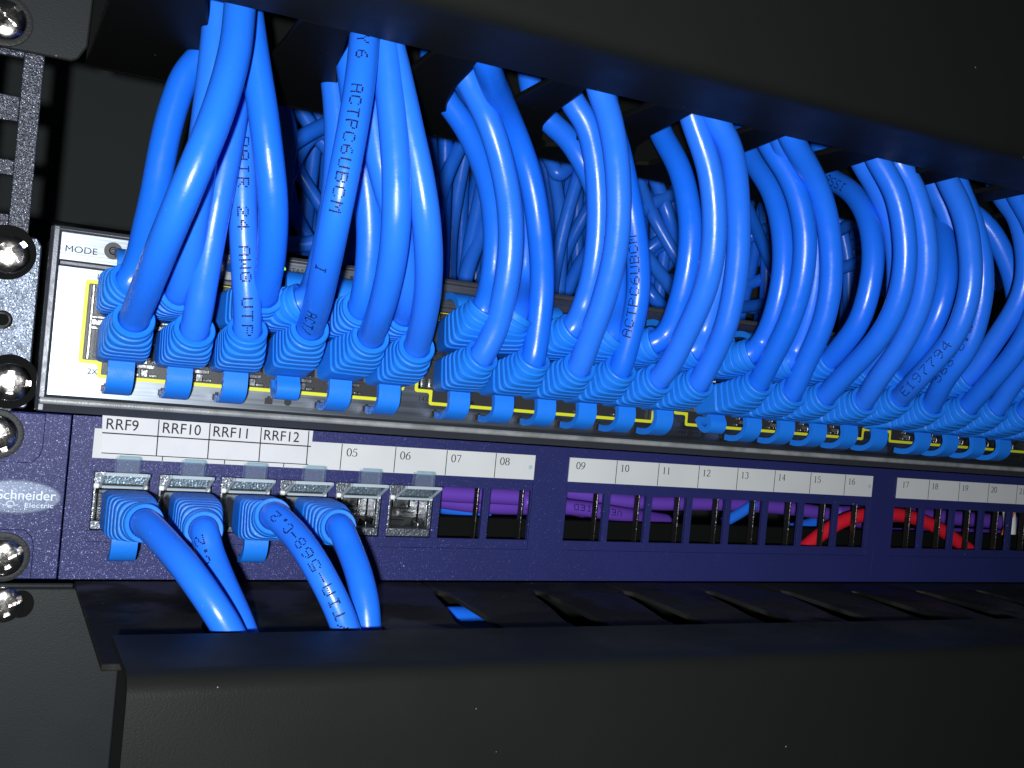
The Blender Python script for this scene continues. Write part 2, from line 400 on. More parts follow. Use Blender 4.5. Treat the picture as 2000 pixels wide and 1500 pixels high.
# ---- post with square holes
pm = MB()
ZH = [118.9, 102.4, 85.9, 69.4, 55.5]
XL, XR, PY0, PY1 = -44.0, -20.3, 2.0, 4.0
hx0, hx1 = -36.0, -25.2
edges_z = [-170]
zs = sorted(ZH)
pm.box(XL, hx0, PY0, PY1, -170, 190); pm.box(hx1, XR, PY0, PY1, -170, 190)
zprev = -170
for z in zs:
    pm.box(hx0, hx1, PY0, PY1, zprev, z - 5.0); zprev = z + 5.0
pm.box(hx0, hx1, PY0, PY1, zprev, 190)
pm.box(XR - 1.6, XR, PY1, 26, -170, 190)
t = obj("rack_post", pm, 'post', origin=(-32, 3, -170), bevel=0.25)
tag(t, "speckled black rack post with square holes at the left edge", "rack post")

# ---- horizontal cable managers
FL = [6.5 + 30.9*i for i in range(14)]               # front left corner of each upper slot
FL[1] = 37.3; FL[2] = 67.6; FL[3] = 96.9; FL[4] = 128.1; FL[5] = 158.6; FL[6] = 191.7; FL[7] = 223.5; FL[8] = 253.6
def comb(slots_left, slots_right, yback, yfront, x0, x1):
    """outline of a plate whose front edge is cut by slots open to the front"""
    pts = [(x0, yback), (x0, yfront)]
    for Lc, Rc in zip(slots_left, slots_right):
        pts += list(Lc) + list(Rc)
    pts += [(x1, yfront), (x1, yback)]
    return pts
def half_round(xa, xb, yc, n=8):
    r = (xb - xa)/2; cx = (xa + xb)/2
    return [(cx - r*math.cos(math.pi*i/n), yc + r*math.sin(math.pi*i/n)) for i in range(n + 1)]
def cover(x0, x1, zl, up, yl=-77, yb=-101, yf=-106, h=48):
    s = 1 if up else -1
    prof = [(yl, zl), (yb, zl), (yb - 2.0, zl + s*0.3), (yb - 3.4, zl + s*1.0), (yf + 0.5, zl + s*2.2), (yf - 0.2, zl + s*4), (yf - 0.3, zl + s*h), (yf + 1.4, zl + s*h), (yf + 1.4, zl + s*5), (yb, zl + s*1.6), (yl, zl + s*1.6)]
    return MB().prism(prof, 'x', x0, x1)
def slotted_plate(slots, yback, yfront, x0, x1, z0, z1):
    """flat plate built from strips so that no face folds over itself; slots = list of polygon (left curve, right curve) given as functions of y"""
    ys = [yback, -10, -12, -13.5, -15, -16.5, -18, -20, -22, -24.5, -27, -29.5, -32, -35, -38, -41, -44, -47, -50, -53, -56, -59, -62, -65, -68, -71, -74, yfront]
    mb = MB()
    bnd = []                                     # list of (left(y), right(y)) solid intervals between slots
    n = len(slots)
    def solid(i):
        l = (lambda y: x0) if i == 0 else slots[i-1][1]
        r = (lambda y: x1) if i == n else slots[i][0]
        return l, r
    for i in range(n + 1):
        l, r = solid(i)
        vs = []
        for y in ys: vs += [(l(y), y, z0), (r(y), y, z0), (r(y), y, z1), (l(y), y, z1)]
        fs = []
        for k in range(len(ys) - 1):
            a = 4*k; b = a + 4
            fs += [(a, a+1, b+1, b), (a+2, a+3, b+3, b+2), (a+1, a+2, b+2, b+1), (a+3, a, b, b+3)]
        fs += [(0, 3, 2, 1), (4*(len(ys)-1), 4*(len(ys)-1)+1, 4*(len(ys)-1)+2, 4*(len(ys)-1)+3)]
        mb.add(vs, fs)
    return mb
def interp(pts):
    def f(y):
        for (ya, xa), (yb, xb) in zip(pts, pts[1:]):
            if (ya - y)*(yb - y) <= 0: return xa + (xb - xa)*((y - ya)/(yb - ya) if yb != ya else 0)
        return pts[0][1] if abs(y - pts[0][0]) < abs(y - pts[-1][0]) else pts[-1][1]
    return f
up_slots = []
for i in range(14):
    f = FL[i]; g = f + min(5.5, max(-1.0, (i - 2)*1.3))          # the slots lean a little, more so further along
    left = interp([(-100, f - 1), (-78, f), (-65, f + 2.8), (-50, f + 5.6), (-36, f + 9.6), (-20, g + 16.0), (-15.2, g + 18.5), (-13.5, g + 20.9), (40, g + 20.9)])
    right = interp([(-100, f + 20.5), (-78, f + 20), (-60, f + 21), (-40, g + 22.5), (-22, g + 24), (-16.5, g + 24), (-13.5, g + 21), (40, g + 21)])
    up_slots.append((left, right))
mg = thing("cable_manager", "black horizontal cable manager above the switch with slotted underside", "cable manager", (200, -40, 92))
obj("finger_plate", slotted_plate(up_slots, 1.0, -76.9, -10.5, 470, 92.0, 93.6), 'plate_shaded', mg, bevel=0.35)
obj("back_plate", MB().box(-10.5, 470, 1.0, 2.5, 92, 150), 'matte', mg)
obj("cover", cover(-6, 470, 92.0, True), 'powder', mg, ang=0.9)
br = MB()
br.prism([(-48, 91.6), (-14.2, 91.6), (-12.6, 92.4), (-10.6, 96), (-9.6, 140), (-48, 140)], 'y', -2.6, -0.8)
obj("bracket", br, 'bracket', mg, bevel=0.5)

SB = [97.5 + 32.4*(i - 3) for i in range(1, 14)]        # centres of the lower slots
lo_slots = []
for f in SB:
    left = interp([(-100, f - 12), (-77, f - 11), (-50, f - 9.6), (-42, f - 7.6), (-34, f - 5.6), (-22, f - 3.4), (-15.5, f - 2.2), (-13.5, f - 0.2), (40, f - 0.2)])
    right = interp([(-100, f + 0.4), (-60, f + 0.8), (-36, f + 1.9), (-15.5, f + 2.2), (-13.5, f + 0.2), (40, f + 0.2)])
    lo_slots.append((left, right))
mg = thing("cable_manager", "black horizontal cable manager below the patch panel with plain front cover", "cable manager", (200, -40, -90))
obj("finger_plate", slotted_plate(lo_slots, -0.8, -80, -1.6, 470, -45.4, -43.9), 'plate', mg, bevel=0.35)
obj("back_plate", MB().box(10, 470, -0.8, 0.8, -95, -45.5), 'matte', mg)
obj("cover", cover(0.3, 470, -38.9, False), 'powder', mg, ang=0.9)
br = MB()
br.box(-48, 11.5, -2.4, -0.9, -130, -45.55)
br.box(-48, -1.7, -2.4, -0.9, -45.55, -44.3)
obj("bracket", br, 'bracket', mg, bevel=0.5)
sl = MB(); sl.prism([( -14.0 + 3.1*math.cos(a), -49.6 + 3.6*math.sin(a)) for a in [2*math.pi*i/28 for i in range(28)]], 'y', -2.55, -2.43)
obj("slot", sl, 'matte', mg)

# ================================================================== NETWORK SWITCH
JX0, JP, BP = 2.6, 13.97, 90.94
def jx(k, c): return JX0 + k*BP + c*JP
ZB, ZT = 19.6, 31.0
FY = -13.3
sw = thing("network_switch", "silver fronted network switch with four blocks of blue cable ports", "network switch", (200, 60, 0.6))
obj("chassis", MB().box(-14.6, 428, -11.5, 44, 1.3, 47.3), 'chassis', sw, bevel=0.5)
# faceplate as bands that butt against the port cut-outs
fp = MB()
XE = 426.0
fp.box(-13.2, XE, FY, FY + 1.4, 5.6, 11.6)
def cut(k, wide): return (jx(k, 0) - (8.2 if wide else 3.5), jx(k, 5) + (7.8 if wide else 3.3))
for (z0, z1, wide) in ((11.6, 15.1, False), (15.1, 34.4, True), (34.4, 37.9, False)):
    x = -13.2
    for k in range(4):
        a, b = cut(k, wide); fp.box(x, a, FY, FY + 1.4, z0, z1); x = b
    fp.box(x, XE, FY, FY + 1.4, z0, z1)
obj("faceplate", fp, 'alu', sw, smooth=False)
obj("faceplate", MB().box(-13.2, XE, FY, FY + 1.4, 39.6, 46.4), 'alu', sw, smooth=False)
bz = MB()
bz.prism([(-14.2, 46.4), (-14.6, 47.0), (-14.0, 47.9), (-11.6, 47.9), (-11.6, 46.4)], 'x', -15.0, 429)
bz.prism([(-14.1, 37.9), (-14.5, 38.3), (-14.5, 39.2), (-14.1, 39.6), (-11.6, 39.6), (-11.6, 37.9)], 'x', -13.0, 429)
bz.prism([(-13.7, 5.6), (-14.6, 4.9), (-15.0, 4.75), (-15.25, 4.2), (-15.1, 3.7), (-14.6, 3.3), (-13.2, 1.3), (-11.6, 1.2), (-11.6, 5.6)], 'x', -15.0, 429)
bz.prism([(-15.6, -11.6), (-15.6, -13.4), (-14.9, -14.5), (-13.6, -14.5), (-13.1, -14.0), (-13.1, -11.6)], 'z', 1.6, 47.6)
bz = obj("bezel", bz, 'bezel', sw, ang=0.7, bevel=0.15)
obj("bezel_highlight", MB().prism([(-14.9, 4.95), (-15.30, 4.7), (-15.45, 4.2), (-15.38, 3.7), (-15.1, 3.35), (-14.7, 3.3)], 'x', -14.6, 428.6), 'lip', bz, ang=1.2)  # strip added as the bright line along the bezel's lower edge
vt = MB()
for i in range(6):
    z = 9 + 6.0*i
    vt.prism([(-9.8 + 1.0*math.cos(a), z + 1.9*math.sin(a)) for a in [2*math.pi*j/14 for j in range(14)]], 'x', -14.75, -14.66)
obj("vent", vt, 'black', sw)
# port blocks
for k in range(4):
    dk = MB(); dk.box(jx(k, 0) - 8.2, jx(k, 5) + 8.2, -2.2, -1.2, 11.2, 38.2)
    a, b = jx(k, 0) - 7.3, jx(k, 5) + 7.3
    for c in range(6):
        for zz in (ZB, ZT):
            dk.box(jx(k, c) - 5.9, jx(k, c) + 5.9, -6, -2.4, zz - 3.6, zz + 3.6)
    pb = obj("port_block", dk, 'socket', sw, smooth=False)
    mt = MB()
    for c in range(7):
        xc = jx(k, 0) - JP/2 + c*JP
        if c == 0: x0, x1 = xc - 0.38, xc + 0.3
        elif c == 6: x0, x1 = xc - 0.3, xc + 0.38
        else: x0, x1 = xc - 0.55, xc + 0.55
        mt.box(x0, x1, -13.0, -2.3, 15.2, 34.3)
        # shelf beside the latch notch
        xa = xc if c == 0 else xc - 2.6; xb = xc if c == 6 else xc + 2.6
        if xb > xa:
            mt.box(xa, xb, -12.6, -3, 14.0, 15.1); mt.box(xa, xb, -12.6, -3, 34.4, 35.5)
        if 0 < c < 6:
            mt.box(xc - 0.9, xc + 0.9, -13.2, -9, 11.9, 13.9); mt.box(xc - 0.9, xc + 0.9, -13.2, -9, 35.6, 37.6)
            mt.box(xc - 3.4, xc - 1.2, -12.4, -9, 11.9, 12.7); mt.box(xc + 1.2, xc + 3.4, -12.4, -9, 11.9, 12.7)
    mt.box(a + 0.4, b - 0.4, -12.8, -2.6, 24.1, 25.5)
    mt.box(a + 0.4, b - 0.4, -12.2, -8, 23.0, 23.8); mt.box(a + 0.4, b - 0.4, -12.2, -8, 25.8, 26.4)
    obj("shield", mt, 'jackmetal', pb, bevel=0.15)
    # painted outline around the block
    yl = MB(); y0 = FY - 0.06; wd = 0.95
    aW, bW = cut(k, True); aN, bN = cut(k, False)
    loop = [(aW, 15.1), (aN, 15.1), (aN, 11.6), (bN, 11.6), (bN, 15.1), (bW, 15.1), (bW, 34.4), (bN, 34.4), (bN, 37.7), (aN, 37.7), (aN, 34.4), (aW, 34.4)]
    n = len(loop)
    def off(i, d):
        p = Vector(loop[i]); a = Vector(loop[i-1]); b = Vector(loop[(i+1) % n])
        n1 = Vector(((p-a).y, -(p-a).x)).normalized(); n2 = Vector(((b-p).y, -(b-p).x)).normalized()
        return p + (n1 + n2)*d
    inn = []; out = []
    for i in range(n):
        # round the corners
        p0 = off(i, 0.0); p1 = off(i, wd)
        prev_d = (Vector(loop[i-1]) - Vector(loop[i])).normalized(); next_d = (Vector(loop[(i+1) % n]) - Vector(loop[i])).normalized()
        for q, lst, r in ((p0, inn, 0.35), (p1, out, 0.9)):
            A = q + prev_d*r; B = q + next_d*r
            for j in range(5):
                s = j/4; lst.append(A*(1-s)**2 + q*2*s*(1-s) + B*s**2)
    V = [(q.x, y0, min(q.y, 37.86)) for q in inn + out]; m = len(inn)
    yl.add(V, [(i, (i+1) % m, m + (i+1) % m, m + i) for i in range(m)])
    obj("port_outline", yl, 'yellow', sw, smooth=False)
# led windows under the ports
lw = MB()
for k in range(4):
    for c in range(6):
        for dx in (-2.1, 3.2):
            x = jx(k, c) + dx; z = 8.4; s = -1 if dx < 0 else 1
            lw.prism([(x - 1.1, z - 1.05), (x + 1.1, z - 1.05), (x + 1.1, z + 0.6), (x + 0.5, z + 0.6), (x + 0.5, z + 1.1), (x - 0.5, z + 1.1), (x - 0.5, z + 0.6), (x - 1.1, z + 0.6)] if dx < 0 else
                     [(x - 1.0, z + 1.0), (x + 1.0, z + 1.0), (x + 1.0, z - 0.5), (x + 0.4, z - 1.1), (x - 0.4, z - 1.1), (x - 1.0, z - 0.5)], 'y', FY - 0.10, FY - 0.02)
obj("port_led", lw, 'black', sw, smooth=False)
ty = FY - 0.07
def word(st_, *a, **kw):
    obj("print", text_mb(MB(), st_, *a, **kw), 'black_ink', sw, smooth=False)
word("MODE", 2.35, (-12.1, 41.6), ty, sx=1.16, slope=0.012)
for k in range(4):
    for num, right, top in ((1 + 12*k, False, True), (2 + 12*k, False, False), (11 + 12*k, True, True), (12 + 12*k, True, False)):
        z = 35.6 if top else 11.5
        if right: word("%dX" % num, 2.1, (jx(k, 5) + 4.6, z), ty)
        else: word("%dX" % num, 2.1, (jx(k, 0) - 4.3, z), ty, align='RIGHT')
for st_, x in (("SYST", 25.0), ("STAT", 44.4), ("SPEED", 54.0), ("DUPLX", 70.0)):
    word(st_, 1.95, (x, 43.7), ty)
bt = MB(); bc = (-0.7, 43.3)
bt.prism([(bc[0] + 2.2*math.cos(a), bc[1] + 2.2*math.sin(a)) for a in [2*math.pi*i/36 for i in range(36)]], 'y', FY - 0.12, FY - 0.01)
b = obj("mode_button", bt, 'black', sw)
bt = MB(); bt.cyl((bc[0], FY - 0.13, bc[1]), (0, -1, 0), 1.1, 0.9, 24, 0.9); bt.cyl((bc[0], FY - 1.03, bc[1]), (0, -1, 0), 0.62, 0.2, 20, 0.4)
obj("button_cap", bt, 'chassis', b, bevel=0.15)
for x, lit in ((43.0, True), (62.6, False), (23.4, True), (52.4, False)):
    le = MB(); le.prism([(x + 0.75*math.cos(a), 44.5 + 0.6*math.sin(a)) for a in [2*math.pi*i/20 for i in range(20)]], 'y', FY - 0.16, FY - 0.02)
    obj("status_led", le, 'led' if lit else 'black', sw)
# rack ear of the switch with its screw holes
er = MB()
er.prism([(-48, 0.9), (-17.6, 0.9), (-16.9, 1.6), (-16.9, 43.0), (-18.2, 45.0), (-48, 45.0)], 'y', -1.6, -0.1)
er.box(-18.6, -17.0, -0.1, 30, 2.0, 43.5)
e_ = obj("mounting_ear", er, 'ear', sw, bevel=0.4)
rg = MB()
for z, r in ((40.4, 6.1), (7.6, 6.1)):
    n = 40; xx = -25.0 if z > 20 else -21.6
    R0 = [(xx + r*math.cos(2*math.pi*i/n), -1.75, z + r*math.sin(2*math.pi*i/n)) for i in range(n)]
    R1 = [(xx + (r+0.9)*math.cos(2*math.pi*i/n), -1.63, z + (r+0.9)*math.sin(2*math.pi*i/n)) for i in range(n)]
    R2 = [(xx + (r-0.5)*math.cos(2*math.pi*i/n), -1.64, z + (r-0.5)*math.sin(2*math.pi*i/n)) for i in range(n)]
    rg.rings([R1, R0, R2], False, True)
obj("screw_hole", rg, 'matte', e_)
n = 32; rg = MB()
R0 = [(-24.5 + 2.4*math.cos(2*math.pi*i/n), -1.64, 23.2 + 2.4*math.sin(2*math.pi*i/n)) for i in range(n)]
R1 = [(-24.5 + 1.9*math.cos(2*math.pi*i/n), -1.9, 23.2 + 1.9*math.sin(2*math.pi*i/n)) for i in range(n)]
R2 = [(-24.5 + 1.5*math.cos(2*math.pi*i/n), -1.75, 23.2 + 1.5*math.sin(2*math.pi*i/n)) for i in range(n)]
rg.rings([R0, R1, R2], False, False); obj("eyelet", rg, 'jackmetal', e_)
hl = MB().prism([(-24.5 + 1.52*math.cos(2*math.pi*i/n), 23.2 + 1.52*math.sin(2*math.pi*i/n)) for i in range(n)], 'y', -1.70, -1.62)
obj("pilot_hole", hl, 'matte', e_)

# ================================================================== PATCH PANEL
GS = [0.0, 145.2, 290.6]                       # start of each group of eight windows
WP, WW, WO = 16.78, 14.5, 1.0
def wx(i): return GS[i // 8] + WO + (i % 8)*WP
WZ0, WZ1 = -30.6, -14.6
pp = thing("patch_bay", "navy blue speckled patch panel with white numbered labels under the switch", "patch panel", (200, 0, -43.6))
fr = MB()
D = 1.6
fr.box(-5.5, 440, 0, D, -43.6, -33.6)
fr.box(-5.5, 440, 0, D, -12.0, 0.0)
x = -5.5
for g in range(3):
    a, b = GS[g] + 0.4, GS[g] + 133.2
    fr.box(x, a, 0, D, -33.6, -12.0); x = b
    # recessed window field, 0.7 mm deeper
    q = a
    fr.box(a, b, 0.7, D + 0.6, -33.6, WZ0); fr.box(a, b, 0.7, D + 0.6, WZ1, -12.0)
    for i in range(8):
        w0 = wx(g*8 + i); w1 = w0 + WW
        if w0 - q > 0.05: fr.box(q, w0, 0.7, D + 0.6, WZ0, WZ1)
        q = w1
    fr.box(q, b, 0.7, D + 0.6, WZ0, WZ1)
fr.box(x, 440, 0, D, -33.6, -12.0)
for xs in (136.6, 282.0):
    fr.box(xs, xs + 0.35, -0.06, 0.0, -43.4, -30)
frame = obj("panel_frame", fr, 'panel', pp, bevel=0.22)
er = MB(); er.box(-48, -5.9, -0.15, D, -43.6, 0.0)
er = obj("mounting_ear", er, 'panel', pp, bevel=0.25)
pd = MB()
for z0, z1, low in ((-13.2, -0.2, False), (-43.4, -30.6, True)):
    pts = [(-48, z0), (-14.6, z0), (-12.9, z0 + 1.7), (-12.2, z0 + 4), (-12.2, z1), (-48, z1)] if not low else [(-48, z0), (-12.2, z0), (-12.2, z1 - 4), (-12.9, z1 - 1.7), (-14.6, z1), (-48, z1)]
    pd.prism(pts, 'y', -0.75, -0.16)
obj("screw_pad", pd, 'panel', er, bevel=0.2)
el = MB()
n = 64; cx, cz = -17.6, -22.15
ra, rb = 10.8, 4.25
el.rings([[(cx + (ra+.25)*math.cos(2*math.pi*i/n), -0.17, cz + (rb+.25)*math.sin(2*math.pi*i/n)) for i in range(n)],
          [(cx + ra*math.cos(2*math.pi*i/n), -0.5, cz + rb*math.sin(2*math.pi*i/n)) for i in range(n)],
          [(cx + (ra-.4)*math.cos(2*math.pi*i/n), -0.62, cz + (rb-.4)*math.sin(2*math.pi*i/n)) for i in range(n)]], False, True)
bd = obj("badge", el, 'badge', er, ang=1.2)
le = MB()
text_mb(le, "Schneider", 3.55, (-8.0, -22.75), -0.68, sx=1.0, align='RIGHT', bold=0.02)
text_mb(le, "Electric", 1.75, (-8.3, -24.75), -0.68, sx=1.35, align='RIGHT')
# the little looping emblem in front of the second word
pa = [Vector(p) for p in arc(-18.7, -24.0, 0.9, 0.8, -40, 300, 22)]
stroke(le, [(p.x, p.y) for p in pa], 0.22, (0, 0), 1, 1, -0.68)
stroke(le, arc(-18.7, -23.9, 1.9, 0.55, 200, 350, 14), 0.16, (0, 0), 1, 1, -0.68)
obj("badge_lettering", le, 'badge_ink', bd, smooth=False)
# label strips
ticks = {0: 1.19, 1: 1.27, 2: 0.09}
SS = [0.0, 145.54, 291.18]
for g in range(3):
    ls = MB(); x0 = SS[g]; x1 = x0 + 132.8
    ls.box(x0, x1, -0.32, -0.02, -11.0, -3.1)
    st = obj("label_strip", ls, 'paper', pp, smooth=False)
    pr = MB(); yy = -0.345
    for i in range(1, 8):
        xt = x0 + ticks[g] + 16.8*i
        pr.add([(xt - .13, yy, -10.9), (xt + .13, yy, -10.9), (xt + .13, yy, -3.2), (xt - .13, yy, -3.2)], [(0, 1, 2, 3)])
    for i in range(8):
        xt = x0 + ticks[g] + 16.8*i
        if i == 0: xt = x0 + (0.9 if g == 0 else 1.0)
        if g == 0 and i < 4: continue
        number(pr, "%02d" % (g*8 + i + 1), (xt + 1.5, -6.75), 2.3, yy, 1.2)
    obj("label_print", pr, 'black_ink', st, smooth=False)
    if g < 2:
        nb = MB(); nb.cyl((x1 - 1.5, -0.33, -7.0), (0, -1, 0), 0.7, 0.35, 20, 0.3); obj("push_pin", nb, 'clear', st)
# pasted paper strip with the four hand-made labels
sk = MB()
Ntop, Nx = 1, 24
P00, P10, P11, P01 = (1.6, 0.5), (59.2, 0.05), (59.0, -9.9), (2.2, -9.7)
V = []
for i in range(Nx + 1):
    s = i/Nx
    a = Vector(P01).lerp(Vector(P11), s); b = Vector(P00).lerp(Vector(P10), s)
    V += [(a.x, -0.62 - 0.10*math.sin(7*s), a.y), (b.x, -0.62 - 0.10*math.sin(7*s + .6), b.y), (b.x, -0.42, b.y), (a.x, -0.42, a.y)]
F = []
for i in range(Nx):
    a = 4*i; b = a + 4
    F += [(a, b, b+1, a+1), (a+1, b+1, b+2, a+2), (a+2, b+2, b+3, a+3), (a+3, b+3, b, a)]
F += [(0, 1, 2, 3), (4*Nx + 3, 4*Nx + 2, 4*Nx + 1, 4*Nx)]
sk.add(V, F)
sk = obj("pasted_label", sk, 'sticker', pp, ang=0.9)
sk['label'] = "pasted white paper label with four codes in two ruled rows"
pr = MB()
def sy(x): return -0.80
def bar(xa, za, xb, zb, wd=0.26):
    d = Vector((xb - xa, zb - za)).normalized(); nn = Vector((-d.y, d.x))*wd/2
    pr.add([(xa + nn.x, sy(xa), za + nn.y), (xb + nn.x, sy(xb), zb + nn.y), (xb - nn.x, sy(xb), zb - nn.y), (xa - nn.x, sy(xa), za - nn.y)], [(0, 1, 2, 3)])
def top(x): return 0.5 - 0.45*(x - 1.6)/57.6
for xc in (16.1, 29.8, 44.1, 57.9): bar(xc, top(xc) - 0.1, xc + 0.15, top(xc) - 9.9, 0.3)
bar(1.9, -4.15, 58.9, -4.5, 0.34); bar(2.2, -9.55, 58.6, -9.8, 0.24)
for s, x in (("RRF9", 2.5), ("RRF10", 17.0), ("RRF11", 30.6), ("RRF12", 44.8)):
    text_mb(pr, s, 4.15, (x, top(x) - 3.55), sy(x), sx=0.95, slope=-0.010, bold=0.012)
obj("label_print", pr, 'black_ink', sk, smooth=False)
# upright fins of the inner bracket behind the windows
for i in range(24):
    x = wx(i) + WW + 0.9
    if (i % 8) == 7: x = wx(i) + WW + 0.3
    obj("inner_fin", MB().box(x - 0.35, x + 0.35, 6.5, 9.3, -33, -12.5), 'fin', pp, bevel=0.33, seg=3)
lg = MB(); lg.box(-4, 440, 2.3, 16, -34.0, -32.2); lg.box(-4, 440, 2.3, 10, -12.8, -11.6); lg.box(-4, 440, 16.5, 20, -34.0, -26.2)  # last box: black strip standing in for the unlit depth behind the windows
obj("ledge_and_dark_strip", lg, 'matte', pp, bevel=0.3)

# ================================================================== SCREWS
def screw(px, py, y, rot, label, r=4.6, washer=True):
    c = UY(px, py, y)
    t = thing("screw", label, "screw", c, "rack screws down the left edge")
    if washer:
        mb = MB(); n = 40
        prof = [(r + 1.5, 0.0), (r + 1.4, -0.5), (r + 0.3, -0.7), (r - 0.2, -0.55)]
        mb.rings([[(c.x + q*math.cos(2*math.pi*i/n), y + d, c.z + q*math.sin(2*math.pi*i/n)) for i in range(n)] for q, d in prof], False, True)
        obj("washer", mb, 'washer', t, ang=1.0)
    mb = MB(); NR, NT = 44, 160; V = []; F = []
    def hgt(x, z):
        q = math.hypot(x, z)/r
        h = -0.6 - 1.7*math.sqrt(max(0, 1 - (q*0.985)**2.6))
        u = x*math.cos(rot) + z*math.sin(rot); v = -x*math.sin(rot) + z*math.cos(rot)
        dep = 0
        if abs(v) < 0.8: dep = max(dep, 1.25)
        if abs(u) < 0.8 and abs(v) < 2.9: dep = max(dep, 1.45)
        if math.hypot(u, v) < 1.3: dep = max(dep, 1.4)
        floor = -0.62
        return min(h + dep, floor) if dep else h
    for i in range(NR + 1):
        q = r*(i/NR)
        for j in range(NT):
            a = 2*math.pi*j/NT; x, z = q*math.cos(a), q*math.sin(a)
            V.append((c.x + x, y + hgt(x, z), c.z + z))
    for i in range(NR):
        for j in range(NT):
            a = i*NT + j; b = i*NT + (j+1) % NT; F.append((a, b, b + NT, a + NT))
    mb.add(V, F)
    obj("screw_head", mb, 'chrome', t, ang=0.75)
screw(10, 40, -2.6, 0.9, "shiny screw in the top bracket, at the upper left corner", 5.0)
screw(18, 497, -1.8, 0.75, "shiny slotted screw in the switch ear, above the small eyelet", 4.9, False)
screw(20, 746, -1.8, 0.0, "shiny slotted screw in the switch ear, below the small eyelet", 4.9, False)
screw(-6, 848, -0.75, -1.1, "shiny screw in the navy panel ear, above the oval badge", 4.9)
screw(6, 1088, -0.75, 0.5, "shiny screw in the navy panel ear, below the oval badge", 4.9)
screw(6, 1180, -2.4, 0.4, "shiny screw in the lower bracket, lowest of the screws", 4.6, False)

# ================================================================== CABLES
CR = 3.42
def sup(w_, h_, e, n=32):
    out = []
    for k in range(n):
        a = 2*math.pi*k/n; c, s = math.cos(a), math.sin(a)
        out.append((0.5*w_*math.copysign(abs(c)**(2/e), c), 0.5*h_*math.copysign(abs(s)**(2/e), s)))
    return out
def bez(P, u):
    a = P[0]*(1-u)**2 + P[1]*2*u*(1-u) + P[2]*u*u
    t = ((P[1]-P[0])*(1-u) + (P[2]-P[1])*u).normalized(); return a, t
def boot_mb(P, w0=11.8, h0=9.7, w1=9.7, h1=9.7, e0=7.0, seed=0):
    rnd = random.Random(seed)
    st = []                     # (u, scale 0..1 of taper, inset)
    us = 0.36
    st += [(0.0, 0.0, 0.25), (0.02, 0.0, 0.0), (us - 0.02, 0.02, 0.0)]
    nr = 5; span = (0.90 - us)/nr
    for i in range(nr):
        a = us + i*span; b = a + span
        tp = (i + 0.35)/nr
        st += [(a + 0.002, tp, 0.40), (a + 0.013, tp, 0.40), (a + 0.022, tp, 0.08), (a + 0.030, tp, 0.0), (b - 0.010, tp + 0.07, 0.0), (b - 0.002, tp + 0.08, 0.10)]
    st += [(0.905, 1.0, 0.45), (0.925, 1.0, 0.40), (0.935, 1.0, 0.0), (0.985, 1.0, 0.0), (1.0, 1.0, 0.22)]
    rg = []
    for u, tp, ins in st:
        c, t = bez(P, u)
        sx = Vector((1, 0, 0)); sx = (sx - t*sx.dot(t)).normalized(); up = sx.cross(t)
        if up.z < 0: up = -up
        q = tp**1.1
        ww = w0 + (w1 - w0)*q - 2*ins; hh = h0 + (h1 - h0)*q - 2*ins; ee = e0 + (2.05 - e0)*min(1, q*1.15)
        rg.append([c + sx*x + up*z for x, z in sup(ww, hh, ee)])
    # end ring narrowing onto the cable
    c, t = bez(P, 1.0); sx = Vector((1, 0, 0)); sx = (sx - t*sx.dot(t)).normalized(); up = sx.cross(t)
    if up.z < 0: up = -up
    rg.append([c - t*0.1 + sx*x + up*z for x, z in sup(2*CR + 0.5, 2*CR + 0.5, 2.0)])
    rg.append([c - t*1.2 + sx*x + up*z for x, z in sup(2*CR, 2*CR, 2.0)])
    mb = MB(); mb.rings(rg, True, True); return mb
def strip_mb(prof, x0, x1, th, X, mirror=None):
    """curved strap: prof = (y, z) centre line"""
    n = len(prof); mb = MB(); rg = []
    path = catmull([Vector((0, p[0], p[1])) for p in prof], 6)
    for i, p in enumerate(path):
        t = (path[min(i+1, len(path)-1)] - path[max(i-1, 0)]).normalized(); nn = Vector((0, -t.z, t.y))
        a = p + nn*th/2; b = p - nn*th/2
        rg.append([(X + x0, a.y, a.z), (X + x1, a.y, a.z), (X + x1, b.y, b.z), (X + x0, b.y, b.z)])
    mb.rings(rg, True, True); return mb

